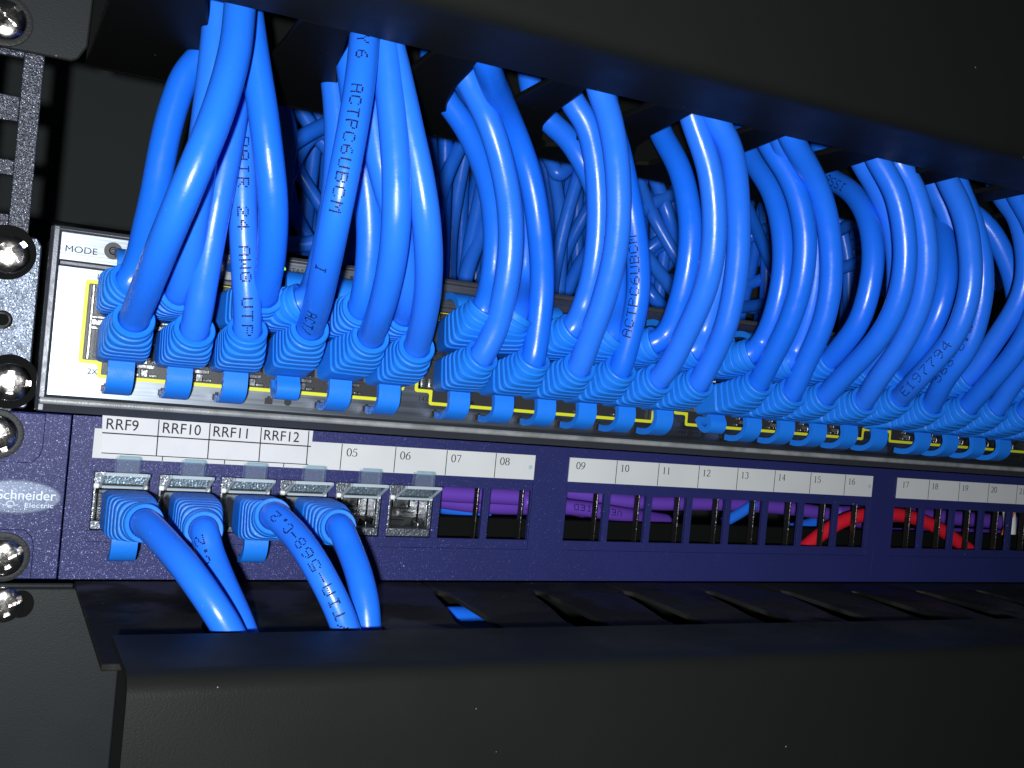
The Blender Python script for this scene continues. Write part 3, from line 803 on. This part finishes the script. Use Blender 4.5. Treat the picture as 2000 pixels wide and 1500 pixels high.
def pad_path(first, dirv, pts):
    return [first - dirv*5, first - dirv*2.2, first] + pts
ORD = ["first", "second", "third", "fourth", "fifth", "sixth"]
BLK = ["first (leftmost)", "second", "third", "fourth (rightmost)"]
extra_label = {}
def make_cable(row, k, c, wps, bulge=0.0, prints=(), broken=False, clip_i=None, endz=None, ring=None, yoff=None, note=None, tail=True):
    """wps: pixels from the boot upwards; clip_i = index of the last visible one, where the cable is already above the slotted plate"""
    X = jx(k, c); up = 1 if row == 'T' else -1; zj = ZB if row == 'B' else ZT
    rise = 6.3 if row == 'B' else 7.0
    ye = -43.2
    Pe = Vector((X, ye, zj + rise))
    if ring is not None:
        Pe = UY(ring[0], ring[1], ye)
    pts = []
    n = len(wps)
    ci = n - 1 if clip_i is None else clip_i
    if endz is None: endz = 95.0 if k == 0 else (96.3 if row == 'T' else 95.4)
    Pc = UZ(wps[ci][0], wps[ci][1], endz)
    Ls = [0.0]
    prevp = None
    for i, wp in enumerate(wps[:ci + 1]):
        if prevp: Ls.append(Ls[-1] + math.hypot(wp[0] - prevp[0], wp[1] - prevp[1]))
        prevp = wp
    tot = max(Ls[-1], 1)
    for i, wp in enumerate(wps[:ci + 1]):
        f = Ls[i]/tot
        f2 = (i + 1)/(ci + 1)
        if k == 0:
            Ym = Pc.y - bulge*0.6; g = 0.10 + 0.90*f; q = 0.5
            if g < q: u = g/q; Y = ye + (Ym - ye)*(1 - (1 - u)**2)
            else: u = (g - q)/(1 - q); Y = Ym + (Pc.y - Ym)*u*u
            pts.append(UY(wp[0], wp[1], Y))
        else:
            s = f**3
            pts.append(UX(wp[0], wp[1], X + (Pc.x - X)*s))
    pts[-1] = Pc
    if tail:
        d = (pts[-1] - pts[-2]).normalized(); d = (d + Vector((0.10, 0.15, 0.55))).normalized()
        q = pts[-1] + d*8
        pts += [q, q + Vector((d.x*6 + 2, d.y*4 + 3, 12)), q + Vector((8, 6, 28)), q + Vector((24, 8, 36)), q + Vector((60, 8, 38))]
    # boot
    P0 = Vector((X, -19.5, zj)); 
    d_out = (pts[0] - Pe).normalized()
    bd = (Vector((0, -1, 0.55)).normalized()*0.55 + d_out*0.45).normalized()
    P1 = Pe - bd*11.0; P1.z = max(P1.z, zj + 0.6); P1.y = min(P1.y, -28)
    P = [P0, P1, Pe]
    tdir = (Pe - P1).normalized()
    path = smooth_path(catmull([Pe - tdir*4, Pe - tdir*0.5] + pts, 9), 26)
    ordn = ORD[c]; rown = "lower" if row == 'B' else "upper"
    lab = note or "blue patch cable in the %s %s port of the %s port block" % (ordn, rown, BLK[k])
    th = thing("patch_cable", lab, "cable", Vector((X, -14, zj)), "blue patch cables plugged into the switch")
    jk = obj("jacket", MB().tube(path, CR, 22), 'jacket', th, ang=2)
    bo = obj("boot", boot_mb(P, seed=k*20 + c), 'boot', th, ang=0.3)
    s = 1 if row == 'B' else -1
    zc = zj
    if broken:
        prof = [(-23.2, zc - s*4.6), (-24.8, zc - s*7.5), (-23.2, zc - s*9.4), (-20.0, zc - s*8.6), (-17.6, zc - s*6.0)]
    else:
        j = random.uniform(-0.3, 0.3)
        prof = [(-24.6, zc - s*4.0), (-25.2, zc - s*7.0), (-24.5 + j, zc - s*9.3), (-21.6 + j, zc - s*11.2), (-18.0 + j, zc - s*11.7), (-15.2 + j, zc - s*11.5)]
    obj("latch_cover", strip_mb(prof, -3.1, 3.1, 1.9, X), 'boot', bo, ang=0.8)
    pl = MB(); pl.box(X - 5.85, X + 5.85, -20.2, -4.5, zj - 4.0, zj + 4.0)
    obj("plug", pl, 'plug', th, bevel=0.3)
    for pr in prints:
        mb = MB(); dot_text(mb, path, CR, **pr)
        if mb.v: obj("print", mb, 'ink', jk, smooth=False, recalc=False)
    return path
V_ = Vector
def plen(path, px, py):
    """arc length of the path point that shows nearest to a pixel"""
    best = None; l = 0
    for i, p in enumerate(path):
        if i: l += (p - path[i-1]).length
        d = p - CAM; z = d.dot(RF); u = 1000 + FPX*d.dot(RR)/z; v = 750 + FPX*d.dot(RD)/z
        e = (u - px)**2 + (v - py)**2
        if best is None or e < best[0]: best = (e, l)
    return best[1]
cables = []
def cab(*a, text=(), **kw):
    path = make_cable(*a, **kw)
    jk = [o for o in C.objects if o.name.startswith("jacket")][-1]
    th = cables_last()
    for (s, px, py, dirn, facing, opts) in text:
        mb = MB(); dot_text(mb, path, CR, s, plen(path, px, py), dirn, CAM + Vector(facing), **opts)
        if mb.v: obj("print", mb, 'ink', th, smooth=False, recalc=False)
    return path
def cables_last():
    js = [o for o in bpy.data.objects if o.name.split('.')[0] == "jacket"]
    return max(js, key=lambda o: o.get('_n', 0)) if False else JK[-1]
JK = []
_old_obj = obj
def obj(name, *a, **kw):
    o = _old_obj(name, *a, **kw)
    if name == "jacket": JK.append(o)
    return o

# ---- first bundle (block 0, columns 0-2)
cab('B', 0, 0, [(285, 565), (312, 495), (345, 415), (385, 320), (420, 235), (447, 150), (463, 80), (468, 15), (470, -20)], bulge=14, endz=94, clip_i=7, ring=(262, 622))
cab('T', 0, 0, [(276, 500), (286, 450), (300, 392), (313, 320), (327, 250), (345, 190), (364, 142), (400, 104), (436, 90)], bulge=3, endz=92.5, clip_i=7, ring=(256, 550))
cab('B', 0, 1, [(391, 590), (402, 520), (413, 455), (425, 390), (442, 305), (456, 220), (466, 140), (474, 60), (478, 5)], bulge=5, endz=102, clip_i=8, ring=(381, 642))
cab('B', 0, 2, [(483, 590), (480, 540), (477, 480), (474, 400), (473, 300), (474, 224), (476, 150), (478, 90), (480, 30)], bulge=12, endz=102, clip_i=8, ring=(484, 642),
    text=[("24 AWG UTP", 480, 404, -1, (0, 0, 0), dict(adv=3.0, gw=0.47, gh=0.39, dot=0.24)), ("PAIR", 474, 272, -1, (20, 0, 0), dict(adv=3.1, gw=0.47, gh=0.39, dot=0.24)),
          ("4", 478, 228, -1, (30, 0, 0), dict(gw=0.45, gh=0.39, dot=0.24))])
cab('T', 0, 1, [(366, 515), (378, 430), (390, 340), (402, 250), (413, 160), (422, 80), (426, 20), (428, -15)], bulge=5, endz=101, clip_i=7, ring=(352, 568))
cab('T', 0, 2, [(527, 525), (533, 465), (534, 392), (524, 300), (512, 205), (498, 120), (489, 55), (483, 10)], bulge=10, endz=99, clip_i=7, ring=(516, 575))
# ---- second bundle (columns 3-5)
cab('B', 0, 3, [(623, 585), (640, 500), (657, 418), (672, 340), (688, 256), (702, 170), (709, 110), (713, 62), (715, 20)], bulge=13, endz=94.5, clip_i=7, ring=(606, 640), broken=True,
    text=[("ACTPC6UBCM", 697, 180, -1, (-30, 0, 0), dict(adv=2.75, gw=0.42, gh=0.39, dot=0.23)), ("6", 713, 116, -1, (-20, 0, 0), dict(gw=0.42, gh=0.39, dot=0.23)),
          ("Y", 714, 88, -1, (-20, 0, 0), dict(gw=0.42, gh=0.39, dot=0.23)), ("I", 634, 505, -1, (-60, 0, 0), dict(gw=0.42, gh=0.39, dot=0.23)), ("ACT/", 620, 588, -1, (-30, 0, 0), dict(adv=2.75, gw=0.42, gh=0.39, dot=0.23))])
cab('T', 0, 3, [(611, 570), (627, 515), (641, 455), (654, 375), (659, 285), (657, 205), (650, 145), (644, 105)], bulge=3, clip_i=6, ring=(590, 590))
cab('B', 0, 4, [(741, 615), (755, 565), (768, 500), (774, 433), (775, 357), (771, 281), (764, 205), (757, 130), (750, 72), (746, 25)], bulge=6, clip_i=8, ring=(725, 656))
cab('T', 0, 4, [(713, 570), (720, 520), (723, 455), (718, 375), (708, 310), (698, 240), (689, 170), (681, 110)], bulge=3, clip_i=7, ring=(706, 600))
cab('B', 0, 5, [(828, 620), (836, 565), (838, 510), (835, 455), (829, 400), (817, 330), (802, 265), (786, 190), (770, 120), (758, 75)], bulge=5, clip_i=9, ring=(815, 676))
cab('T', 0, 5, [(797, 585), (793, 520), (778, 440), (755, 365), (739, 300), (729, 230), (724, 150), (722, 90)], bulge=2, clip_i=7, ring=(790, 612))
# ---- third bundle (block 1)
cab('B', 1, 0, [(968, 645), (982, 590), (994, 525), (998, 465), (996, 410), (988, 355), (969, 276), (943, 210), (910, 150)], clip_i=8, ring=(943, 693))
cab('T', 1, 0, [(960, 555), (968, 490), (966, 420), (953, 350), (930, 290), (904, 238), (868, 192)], clip_i=6, ring=(948, 600))
cab('B', 1, 1, [(1051, 640), (1058, 580), (1059, 520), (1053, 450), (1040, 360), (1012, 276), (980, 200), (948, 124)], clip_i=7, endz=94.8, ring=(1044, 698))
cab('T', 1, 1, [(1021, 560), (1028, 500), (1024, 430), (1010, 360), (985, 285), (950, 215), (905, 158)], clip_i=6, ring=(1012, 610))
cab('B', 1, 2, [(1150, 665), (1170, 612), (1188, 555), (1202, 490), (1209, 420), (1207, 340), (1199, 272), (1186, 215), (1170, 172)], clip_i=8, ring=(1133, 715))
cab('T', 1, 2, [(1140, 600), (1156, 545), (1167, 480), (1170, 410), (1167, 340), (1157, 276), (1143, 234), (1118, 200)], clip_i=7, ring=(1122, 640))
cab('B', 1, 3, [(1229, 660), (1242, 605), (1248, 550), (1245, 490), (1236, 425), (1222, 355), (1206, 285), (1190, 235), (1180, 186)], clip_i=8, ring=(1214, 718),
    text=[("ACTPC6UBCM", 1222, 655, 1, (-60, 0, -10), dict(adv=2.9, gw=0.46, gh=0.40, dot=0.24, shift=0.6))])
cab('T', 1, 3, [(1203, 600), (1203, 530), (1189, 450), (1166, 375), (1136, 310), (1103, 262), (1072, 238)], clip_i=6, ring=(1198, 650))
cab('B', 1, 4, [(1312, 708), (1345, 640), (1378, 568), (1394, 490), (1396, 410), (1387, 335), (1372, 285), (1350, 225)], clip_i=7, ring=(1290, 738))
cab('T', 1, 4, [(1305, 652), (1328, 590), (1344, 522), (1350, 446), (1340, 375), (1324, 318), (1292, 265)], clip_i=6, ring=(1281, 668),
    text=[("RG TO", 1318, 262, -1, (60, 0, 60), dict(adv=2.2, gw=0.34, gh=0.3, dot=0.16)) ] if False else [])
cab('B', 1, 5, [(1386, 708), (1418, 640), (1434, 565), (1443, 488), (1442, 410), (1436, 335), (1424, 280), (1398, 236)], clip_i=7, endz=94.3, ring=(1368, 745))
cab('T', 1, 5, [(1374, 650), (1396, 585), (1411, 520), (1417, 450), (1412, 375), (1401, 310), (1380, 240)], clip_i=6, ring=(1360, 682))
# ---- block 2
cab('B', 2, 0, [(1502, 708), (1540, 636), (1564, 560), (1574, 484), (1566, 408), (1540, 338), (1505, 288)], clip_i=6, ring=(1484, 745), broken=True)
cab('T', 2, 0, [(1488, 670), (1508, 630), (1526, 562), (1532, 490), (1523, 420), (1504, 362), (1468, 312)], clip_i=6, ring=(1468, 690))
cab('B', 2, 1, [(1570, 714), (1606, 640), (1623, 560), (1623, 484), (1612, 408), (1584, 335), (1545, 272)], clip_i=6, endz=94.5, ring=(1550, 765))
cab('T', 2, 1, [(1553, 690), (1577, 630), (1593, 555), (1596, 484), (1584, 410), (1560, 345), (1526, 275)], clip_i=6, ring=(1543, 705))
cab('T', 2, 2, [(1646, 673), (1680, 628), (1701, 550), (1706, 500), (1702, 455), (1689, 410), (1658, 368), (1622, 350)], clip_i=7, ring=(1624, 700),
    text=[("ASSI", 1632, 350, -1, (-40, 0, -40), dict(adv=2.9, gw=0.46, gh=0.42, dot=0.24))])
cab('B', 2, 2, [(1644, 738), (1690, 692), (1724, 650), (1748, 604), (1762, 560), (1769, 500), (1766, 452), (1758, 405), (1744, 362), (1712, 310)], clip_i=9, endz=94.8, ring=(1615, 772))
cab('T', 2, 3, [(1718, 680), (1745, 620), (1755, 550), (1750, 480), (1738, 420), (1712, 362), (1682, 316)], clip_i=6, ring=(1700, 715))
cab('B', 2, 3, [(1714, 740), (1750, 692), (1775, 648), (1794, 604), (1805, 560), (1810, 508), (1806, 455), (1797, 410), (1783, 365), (1758, 325)], clip_i=9, endz=94.0, ring=(1690, 782))
cab('T', 2, 4, [(1790, 690), (1815, 650), (1834, 608), (1847, 560), (1850, 520), (1846, 478), (1838, 432), (1820, 385), (1806, 374)], clip_i=7, ring=(1768, 720))
cab('B', 2, 4, [(1790, 742), (1836, 694), (1867, 652), (1885, 606), (1895, 562), (1897, 522), (1893, 475), (1886, 434), (1870, 390), (1850, 352)], clip_i=9, ring=(1760, 776),
    text=[("E197794", 1780, 763, 1, (-40, 0, 0), dict(adv=3.5, gw=0.55, gh=0.45, dot=0.24, shift=0.2))])
cab('T', 2, 5, [(1838, 695), (1862, 640), (1873, 570), (1871, 510), (1859, 450), (1843, 400), (1824, 366)], clip_i=6, ring=(1825, 730))
cab('B', 2, 5, [(1844, 740), (1882, 694), (1902, 650), (1913, 606), (1920, 560), (1917, 500), (1904, 450), (1890, 408), (1868, 356)], clip_i=8, ring=(1822, 790),
    text=[("568-C.2", 1842, 738, 1, (-150, 0, 40), dict(adv=3.2, gw=0.50, gh=0.42, dot=0.24, shift=1.4))])
# ---- block 3, running out of the frame
cab('T', 3, 0, [(1922, 696), (1953, 650), (1982, 606), (2001, 560), (2006, 510), (1998, 455), (1984, 415), (1962, 390)], clip_i=7, ring=(1893, 735))
cab('B', 3, 0, [(1928, 752), (1970, 706), (2004, 655), (2026, 600), (2034, 540), (2030, 480), (2016, 430), (1988, 384)], clip_i=7, ring=(1894, 792))
cab('T', 3, 1, [(1988, 690), (1990, 610), (1978, 540), (1958, 490), (1936, 450), (1905, 420), (1880, 404)], clip_i=6, ring=(1960, 745), endz=96)
cab('B', 3, 1, [(1975, 752), (2014, 706), (2050, 650), (2072, 595), (2078, 540), (2070, 480), (2050, 430), (2020, 395)], clip_i=7, ring=(1948, 796))
cab('T', 3, 2, [(2040, 700), (2070, 640), (2085, 570), (2085, 500), (2070, 450), (2045, 420)], clip_i=5, ring=(2012, 752))
cab('B', 3, 2, [(2040, 752), (2080, 700), (2110, 640), (2125, 570), (2120, 500), (2100, 450), (2080, 425)], clip_i=6, ring=(2004, 806))
cab('B', 3, 3, [(2095, 760), (2130, 710), (2160, 650), (2172, 580), (2168, 510), (2150, 460), (2130, 435)], clip_i=6, ring=(2062, 812))

# ================================================================== KEYSTONE JACKS AND THE LOWER CABLES
def keystone(i, label):
    w0 = wx(i); w1 = w0 + WW; cx = (w0 + w1)/2
    t = thing("keystone_jack", label, "keystone jack", (cx, 6, WZ0), "keystone jacks in the left windows of the patch panel")
    h = MB()
    a, b = w0 + 0.15, w1 - 0.15; z0, z1 = WZ0 + 0.15, WZ1 - 0.15
    ox0, ox1, oz0, oz1 = cx - 6.3, cx + 6.0, -28.0, -18.6
    h.box(a, b, 1.2, 9, oz1 + 0.5, z1); h.box(a, ox0, 1.0, 9, oz0, oz1 + 0.5); h.box(ox1, b, 1.0, 9, oz0, oz1 + 0.5)
    h.box(a, b, 1.4, 9, z0, oz0)
    hs = obj("housing", h, 'zinc', t, bevel=0.25)
    gr = MB(); gr.box(a + 0.55, a + 0.95, 0.93, 1.0, -27.5, -20.5); obj("groove", gr, 'black', hs, smooth=False)
    d = MB(); d.box(ox0, ox1, 10.5, 11, oz0 - 0.2, oz1 + 0.5)
    d.box(ox0, cx + 1.6, 8.6, 10.4, oz0, oz0 + 1.4); d.box(ox0, ox1, 9.4, 10.4, -24.0, -23.6)
    obj("socket", d, 'black', t, smooth=False)
    k = MB()
    for q in range(8):                              # contact block and the stepped metal back
        k.box(cx - 4.3 + q*1.15, cx - 3.85 + q*1.15, 3.2, 10, -19.4, -18.8)
    k.box(cx - 2.6, cx + 2.4, 9.2, 10.4, -22.6, -19.6); k.box(cx + 2.8, cx + 5.4, 8.8, 10.4, -24.6, -20.2)
    k.box(cx - 4.6, cx + 5.2, 8.9, 10.3, -25.6, -23.0); k.box(cx - 1.2, cx + 4.4, 8.2, 8.8, -25.2, -23.8)
    k.box(cx + 3.2, cx + 3.5, 2.0, 8, -28.4, -26.2); k.box(cx + 5.5, cx + 5.9, 2.0, 8, -27.4, -19.4)
    obj("contacts", k, 'jackmetal', t, bevel=0.12)
    hg = MB(); hg.box(ox0 - 0.9, ox0 + 0.5, -0.6, 0.9, -19.1, -17.7); hg.box(ox1 - 0.5, ox1 + 0.5, -0.6, 0.9, -19.1, -17.7)
    obj("hinge", hg, 'white', t, bevel=0.3)
    s = MB()
    # the flap stands out from the front, its tab points up
    th = 0.75
    sx0, sx1 = cx - 5.5, cx + 5.6
    yo = -8.6; zo = -13.9
    s.add([(sx0, 0.0, -18.9), (sx1, 0.0, -18.9), (sx1 + 0.3, yo, zo - th), (sx0 - 0.3, yo, zo - th),
           (sx0, 0.0, -18.9 + th), (sx1, 0.0, -18.9 + th), (sx1 + 0.3, yo, zo), (sx0 - 0.3, yo, zo)],
          [(0,1,2,3), (7,6,5,4), (0,4,5,1), (1,5,6,2), (2,6,7,3), (3,7,4,0)])
    sh = obj("shutter", s, 'clear', t, bevel=0.18)
    s = MB(); tx0, tx1 = cx - 2.7, cx + 2.9
    s.box(tx0, tx1, yo - 0.1, yo + 0.7, zo - 0.1, zo + 4.5)
    s.box(tx0 - 0.4, tx0 - 0.02, yo - 0.3, yo + 2.2, zo, zo + 4.0); s.box(tx1 + 0.02, tx1 + 0.4, yo - 0.3, yo + 2.2, zo, zo + 4.0)
    s.box(tx0 - 0.1, tx1 + 0.1, yo - 0.9, yo - 0.12, zo + 3.4, zo + 4.5)
    obj("pull_tab", s, 'clear', sh, bevel=0.15)
    s = MB()                                        # moulded rims of the flap, denser plastic
    for xa, xb in ((sx0 - 0.32, sx0 + 0.25), (sx1 - 0.25, sx1 + 0.32)):
        s.add([(xa, -0.1, -18.95), (xb, -0.1, -18.95), (xb, yo, zo - th - .05), (xa, yo, zo - th - .05), (xa, -0.1, -18.05), (xb, -0.1, -18.05), (xb, yo, zo + .08), (xa, yo, zo + .08)],
              [(0,1,2,3), (7,6,5,4), (0,4,5,1), (1,5,6,2), (2,6,7,3), (3,7,4,0)])
    s.box(sx0 + 0.27, sx1 - 0.27, yo - 0.25, yo + 0.3, zo - th - 0.05, zo + 0.1)
    s.box(sx0 + 0.27, sx1 - 0.27, -0.9, -0.3, -18.95, -18.2)
    obj("rim", s, 'rim', sh, bevel=0.12)
    return cx
names = ["speckled metal keystone jack behind the cable plugged under label RRF9", "speckled metal keystone jack behind the cable plugged under label RRF10",
         "speckled metal keystone jack behind the cable plugged under label RRF11", "speckled metal keystone jack behind the cable plugged under label RRF12",
         "empty keystone jack under number 05 with its clear shutter raised", "empty keystone jack under number 06 with its clear shutter raised"]
for i in range(6): keystone(i, names[i])

def low_cable(i, ring, wps, ys, label, latch=True, text=(), ye=-38.5, roll=None):
    w0 = wx(i); X = w0 + WW/2 - 0.1; zj = -23.2
    Pe = UY(ring[0], ring[1], ye)
    P0 = Vector((X, -12.0, zj)); P1 = Vector((X + (Pe.x - X)*0.1, -27, zj - 0.3)); P = [P0, P1, Pe]
    tdir = (Pe - P1).normalized()
    pts = [UY(px, py, Y) for (px, py), Y in zip(wps, ys)]
    d = (pts[-1] - pts[-2]).normalized()
    pts += [pts[-1] + d*8 + Vector((0, 0, -3)), pts[-1] + d*10 + Vector((0, 0, -16)), pts[-1] + Vector((14, 6, -26))]
    path = smooth_path(catmull([Pe - tdir*4, Pe - tdir*1.5, Pe + tdir*1.2] + pts, 9), 4)
    th = thing("patch_cable", label, "cable", Vector((X, 0, zj)), "blue patch cables plugged into the patch panel")
    jk = obj("jacket", MB().tube(path, CR, 22), 'jacket', th, ang=2)
    bo = obj("boot", boot_mb(P, 11.9, 11.0, 9.4, 9.4, seed=100 + i), 'boot', th, ang=0.3)
    if latch:
        prof = [(-16.5, zj - 4.6), (-17.2, zj - 7.0), (-16.6, zj - 9.4), (-14.4, zj - 11.6), (-11.0, zj - 12.4)]
        obj("latch_cover", strip_mb(prof, -3.2, 3.2, 1.8, X), 'boot', bo, ang=0.8)
    pl = MB(); pl.box(X - 5.85, X + 5.85, -12.6, 6.0, zj - 4.0, zj + 4.0); obj("plug", pl, 'plug', th, bevel=0.3)
    for (s, px, py, dirn, facing, opts) in text:
        mb = MB(); dot_text(mb, path, CR, s, plen(path, px, py), dirn, CAM + Vector(facing), **opts)
        if mb.v: obj("print", mb, 'ink', jk, smooth=False, recalc=False)
low_cable(0, (283, 1022), [(322, 1060), (360, 1104), (394, 1150), (424, 1195), (448, 1236)], [-49, -57, -62, -65, -66], "blue patch cable under label RRF9 curving down into the lower manager")
low_cable(1, (398, 1036), [(412, 1085), (432, 1135), (454, 1185), (474, 1234)], [-43, -48, -53, -57], "blue patch cable under label RRF10 passing behind its left neighbour", latch=False,
          text=[("C.2", 384, 1120, -1, (-200, 0, 0), dict(adv=2.9, gw=0.46, gh=0.40, dot=0.23))])
low_cable(2, (534, 1008), [(572, 1040), (606, 1086), (634, 1135), (658, 1184), (676, 1232)], [-48, -56, -60, -62, -63], "blue patch cable under label RRF11 with dotted print along it",
          text=[("/TIA-568-C.2", 674, 1226, -1, (-20, 0, 0), dict(adv=2.95, gw=0.46, gh=0.40, dot=0.24))])
low_cable(3, (662, 1030), [(683, 1072), (702, 1125), (714, 1180), (718, 1232)], [-45, -51, -55, -57], "blue patch cable under label RRF12, rightmost of the lower four", latch=False)

# ================================================================== CABLES IN THE BACKGROUND
def loose(name, pix, Y, r, material, label, cat, group=None, n=14, ext=1.0, prt=None):
    Ys = Y if isinstance(Y, (list, tuple)) else [Y]*len(pix)
    pts = [UY(px, py, y) for (px, py), y in zip(pix, Ys)] if Y is not None else [Vector(p) for p in pix]
    if ext:
        a = pts[0] + (pts[0] - pts[1]).normalized()*14*ext; b = pts[-1] + (pts[-1] - pts[-2]).normalized()*14*ext
        pts = [a] + pts + [b]
    path = smooth_path(catmull(pts, 8), 2)
    mid = path[len(path)//2]
    o = obj(name, MB().tube(path, r, n), material, origin=mid, ang=2)
    if prt:
        mb = MB(); dot_text(mb, path, r, prt[0], plen(path, prt[1], prt[2]), prt[3], CAM + Vector(prt[4]), **prt[5])
        obj('print', mb, 'ink', o, smooth=False, recalc=False)
    tag(o, label, cat, group); return o
BGL = "blue cable hanging in the shade behind the rows of patch cables"
bgs = [
 [(545, 300), (600, 262), (655, 235)], [(553, 205), (566, 260), (560, 330)], [(560, 285), (590, 345), (640, 420), (680, 470)], [(555, 300), (570, 400), (610, 480), (640, 520)],
 [(600, 235), (640, 290), (690, 330)], [(700, 360), (680, 430), (650, 520)], [(690, 300), (690, 400), (670, 520)],
 [(838, 262), (842, 340), (838, 440), (850, 560)], [(905, 272), (870, 350), (850, 440), (848, 560)], [(912, 280), (895, 370), (880, 470), (878, 580)],
 [(955, 300), (935, 400), (918, 480), (905, 580)], [(985, 320), (950, 430), (915, 520), (900, 590)], [(1000, 400), (960, 500), (925, 590)], [(870, 270), (868, 380), (862, 560)],
 [(1075, 312), (1090, 340), (1130, 300)], [(1080, 330), (1095, 430), (1090, 600)], [(1140, 310), (1110, 410), (1085, 520), (1075, 600)], [(1165, 380), (1115, 470), (1080, 560)],
 [(1190, 430), (1130, 520), (1095, 600)], [(1060, 300), (1075, 420), (1072, 600)],
 [(1245, 345), (1275, 420), (1320, 500), (1345, 540)], [(1280, 350), (1305, 420), (1330, 500)], [(1235, 465), (1270, 510), (1310, 560)], [(1245, 505), (1290, 470), (1345, 430)],
 [(1250, 570), (1300, 520), (1350, 480)], [(1240, 420), (1290, 390), (1345, 370)], [(1245, 540), (1280, 585), (1310, 620)],
 [(1470, 430), (1500, 500), (1530, 570)], [(1450, 470), (1490, 450), (1530, 440)], [(1460, 520), (1500, 500), (1540, 490)], [(1450, 560), (1500, 540), (1540, 520)], [(1450, 600), (1500, 590), (1540, 560)],
 [(1636, 420), (1655, 500), (1658, 590)], [(1640, 450), (1675, 430), (1700, 420)], [(1655, 480), (1680, 475), (1710, 470)], [(1655, 520), (1680, 512), (1710, 500)], [(1660, 560), (1690, 540), (1710, 520)],
 [(1725, 450), (1735, 500), (1738, 560)], [(1930, 520), (1945, 560), (1960, 500)],
]
rnd = random.Random(3)
for i, pix in enumerate(bgs):
    Y0 = rnd.uniform(92, 140) if pix[0][0] < 1200 else rnd.uniform(75, 115)
    Ys = [Y0 + rnd.uniform(-4, 4) for _ in pix]
    loose("patch_cable", pix, Ys, rnd.uniform(2.8, 3.3), 'jacket', BGL, "cable", "blue cables in the shade behind the switch")
for (xa, xb, ya, yb, nn) in ((545, 700, 230, 500, 8), (820, 1000, 300, 560, 7), (1060, 1200, 330, 580, 7), (1240, 1350, 350, 600, 8), (1450, 1545, 420, 610, 8), (1635, 1740, 420, 590, 6)):
    for q in range(nn):                         # the tangle further in
        x0 = rnd.uniform(xa - 20, xb); x1 = x0 + rnd.uniform(-75, 20); zz = rnd.uniform(0, 1)*(0.72 if xa < 1200 else 1)
        pix = [(x0, ya - 40), ((x0 + x1)/2 + rnd.uniform(-9, 9), (ya + yb)/2), (x1, yb + 40)] if zz < 0.65 else [(xa - 30, rnd.uniform(ya, yb)), ((xa + xb)/2, rnd.uniform(ya, yb)), (xb + 30, rnd.uniform(ya, yb))]
        Y0 = (rnd.uniform(150, 185) if zz < 0.65 else rnd.uniform(112, 146)) if xa < 1200 else rnd.uniform(95, 145)
        loose("patch_cable", pix, [Y0 + rnd.uniform(-3, 3) for _ in pix], 3.2 if xa < 1200 else 2.9, 'jacket', BGL, "cable", "blue cables in the shade behind the switch")
# purple, red and other cables seen through the empty windows
PUR = "purple cable seen through the empty windows of the patch panel"
PG = "purple cables behind the patch panel"
loose("purple_cable", [(830, 960), (900, 966), (960, 968), (1040, 974), (1090, 985)], [27, 27, 27, 27, 30], 2.9, 'purple', "purple cable behind windows 07 and 08, the upper of two", "cable", PG)
loose("purple_cable", [(850, 975), (920, 985), (980, 989), (1060, 990)], [31, 31, 31, 32], 2.9, 'purple', "purple cable behind windows 07 and 08, the lower of two", "cable", PG)
loose("purple_cable", [(1090, 988), (1150, 995), (1220, 1006), (1260, 1012)], [25, 25, 26, 30], 2.8, 'purple', "purple cable with dark print behind windows 09 and 10, sloping down", "cable", PG, prt=("VERIFIED", 1208, 1001, -1, (0, 0, 40), dict(adv=2.6, gw=0.38, gh=0.32, dot=0.2)))
loose("purple_cable", [(1150, 968), (1215, 978), (1290, 983), (1370, 983), (1450, 986), (1530, 992), (1600, 1001), (1650, 1012)], [36, 34, 33, 33, 33, 33, 33, 36], 2.75, 'purple', "long purple cable running behind windows 10 to 15", "cable", PG)
loose("purple_cable", [(1680, 1004), (1780, 1006), (1880, 1013), (1960, 1020)], [34]*4, 3.3, 'purple', "purple cable behind windows 18 to 20, above its purple neighbour", "cable", PG)
loose("purple_cable", [(1700, 1044), (1790, 1044), (1880, 1044), (1970, 1048)], [32]*4, 2.9, 'purple', "purple cable low behind windows 17 to 20, under the red one", "cable", PG)
loose("red_cable", [(1560, 1080), (1600, 1046), (1650, 1016), (1705, 1004), (1770, 1008), (1830, 1030), (1885, 1068)], [14]*7, 2.75, 'red', "red cable arching behind windows 15 to 19", "cable")
loose("patch_cable", [(850, 985), (885, 992), (925, 1000)], [36]*3, 2.9, 'jacket', "short blue cable seen in window 07 under the purple cable", "cable", ext=0.4)
loose("patch_cable", [(1430, 1011), (1444, 1003), (1458, 994)], [28]*3, 2.1, 'jacket', "bit of blue cable lit in window 13", "cable", ext=0.3)
loose("patch_cable", [(1560, 1030), (1590, 1022), (1610, 1015)], [40]*3, 2.6, 'jacket', "bit of blue cable in window 15 beside the red arch", "cable", ext=0.3)
o = loose("network_plug", [(1968, 985), (1972, 1015), (1970, 1060)], [20]*3, 2.7, 'white', "white plug end standing behind window 21", "plug", ext=0.3)
p_ = loose("orange_wire", [(1975, 1005), (1968, 1022), (1962, 1040)], [16]*3, 1.1, 'orange', "thin orange wire looped over the white plug in window 21", "wire", ext=0.1)
# blue cables lying in the lower manager, seen through a slot
loose("patch_cable", [(40, -34, -54), (75, -28, -51), (103, -23, -49.6), (113, -20, -53), (119, -18, -60)], None, 3.25, 'jacket', "blue cable lying inside the lower manager, seen through one slot", "cable", ext=1.0)
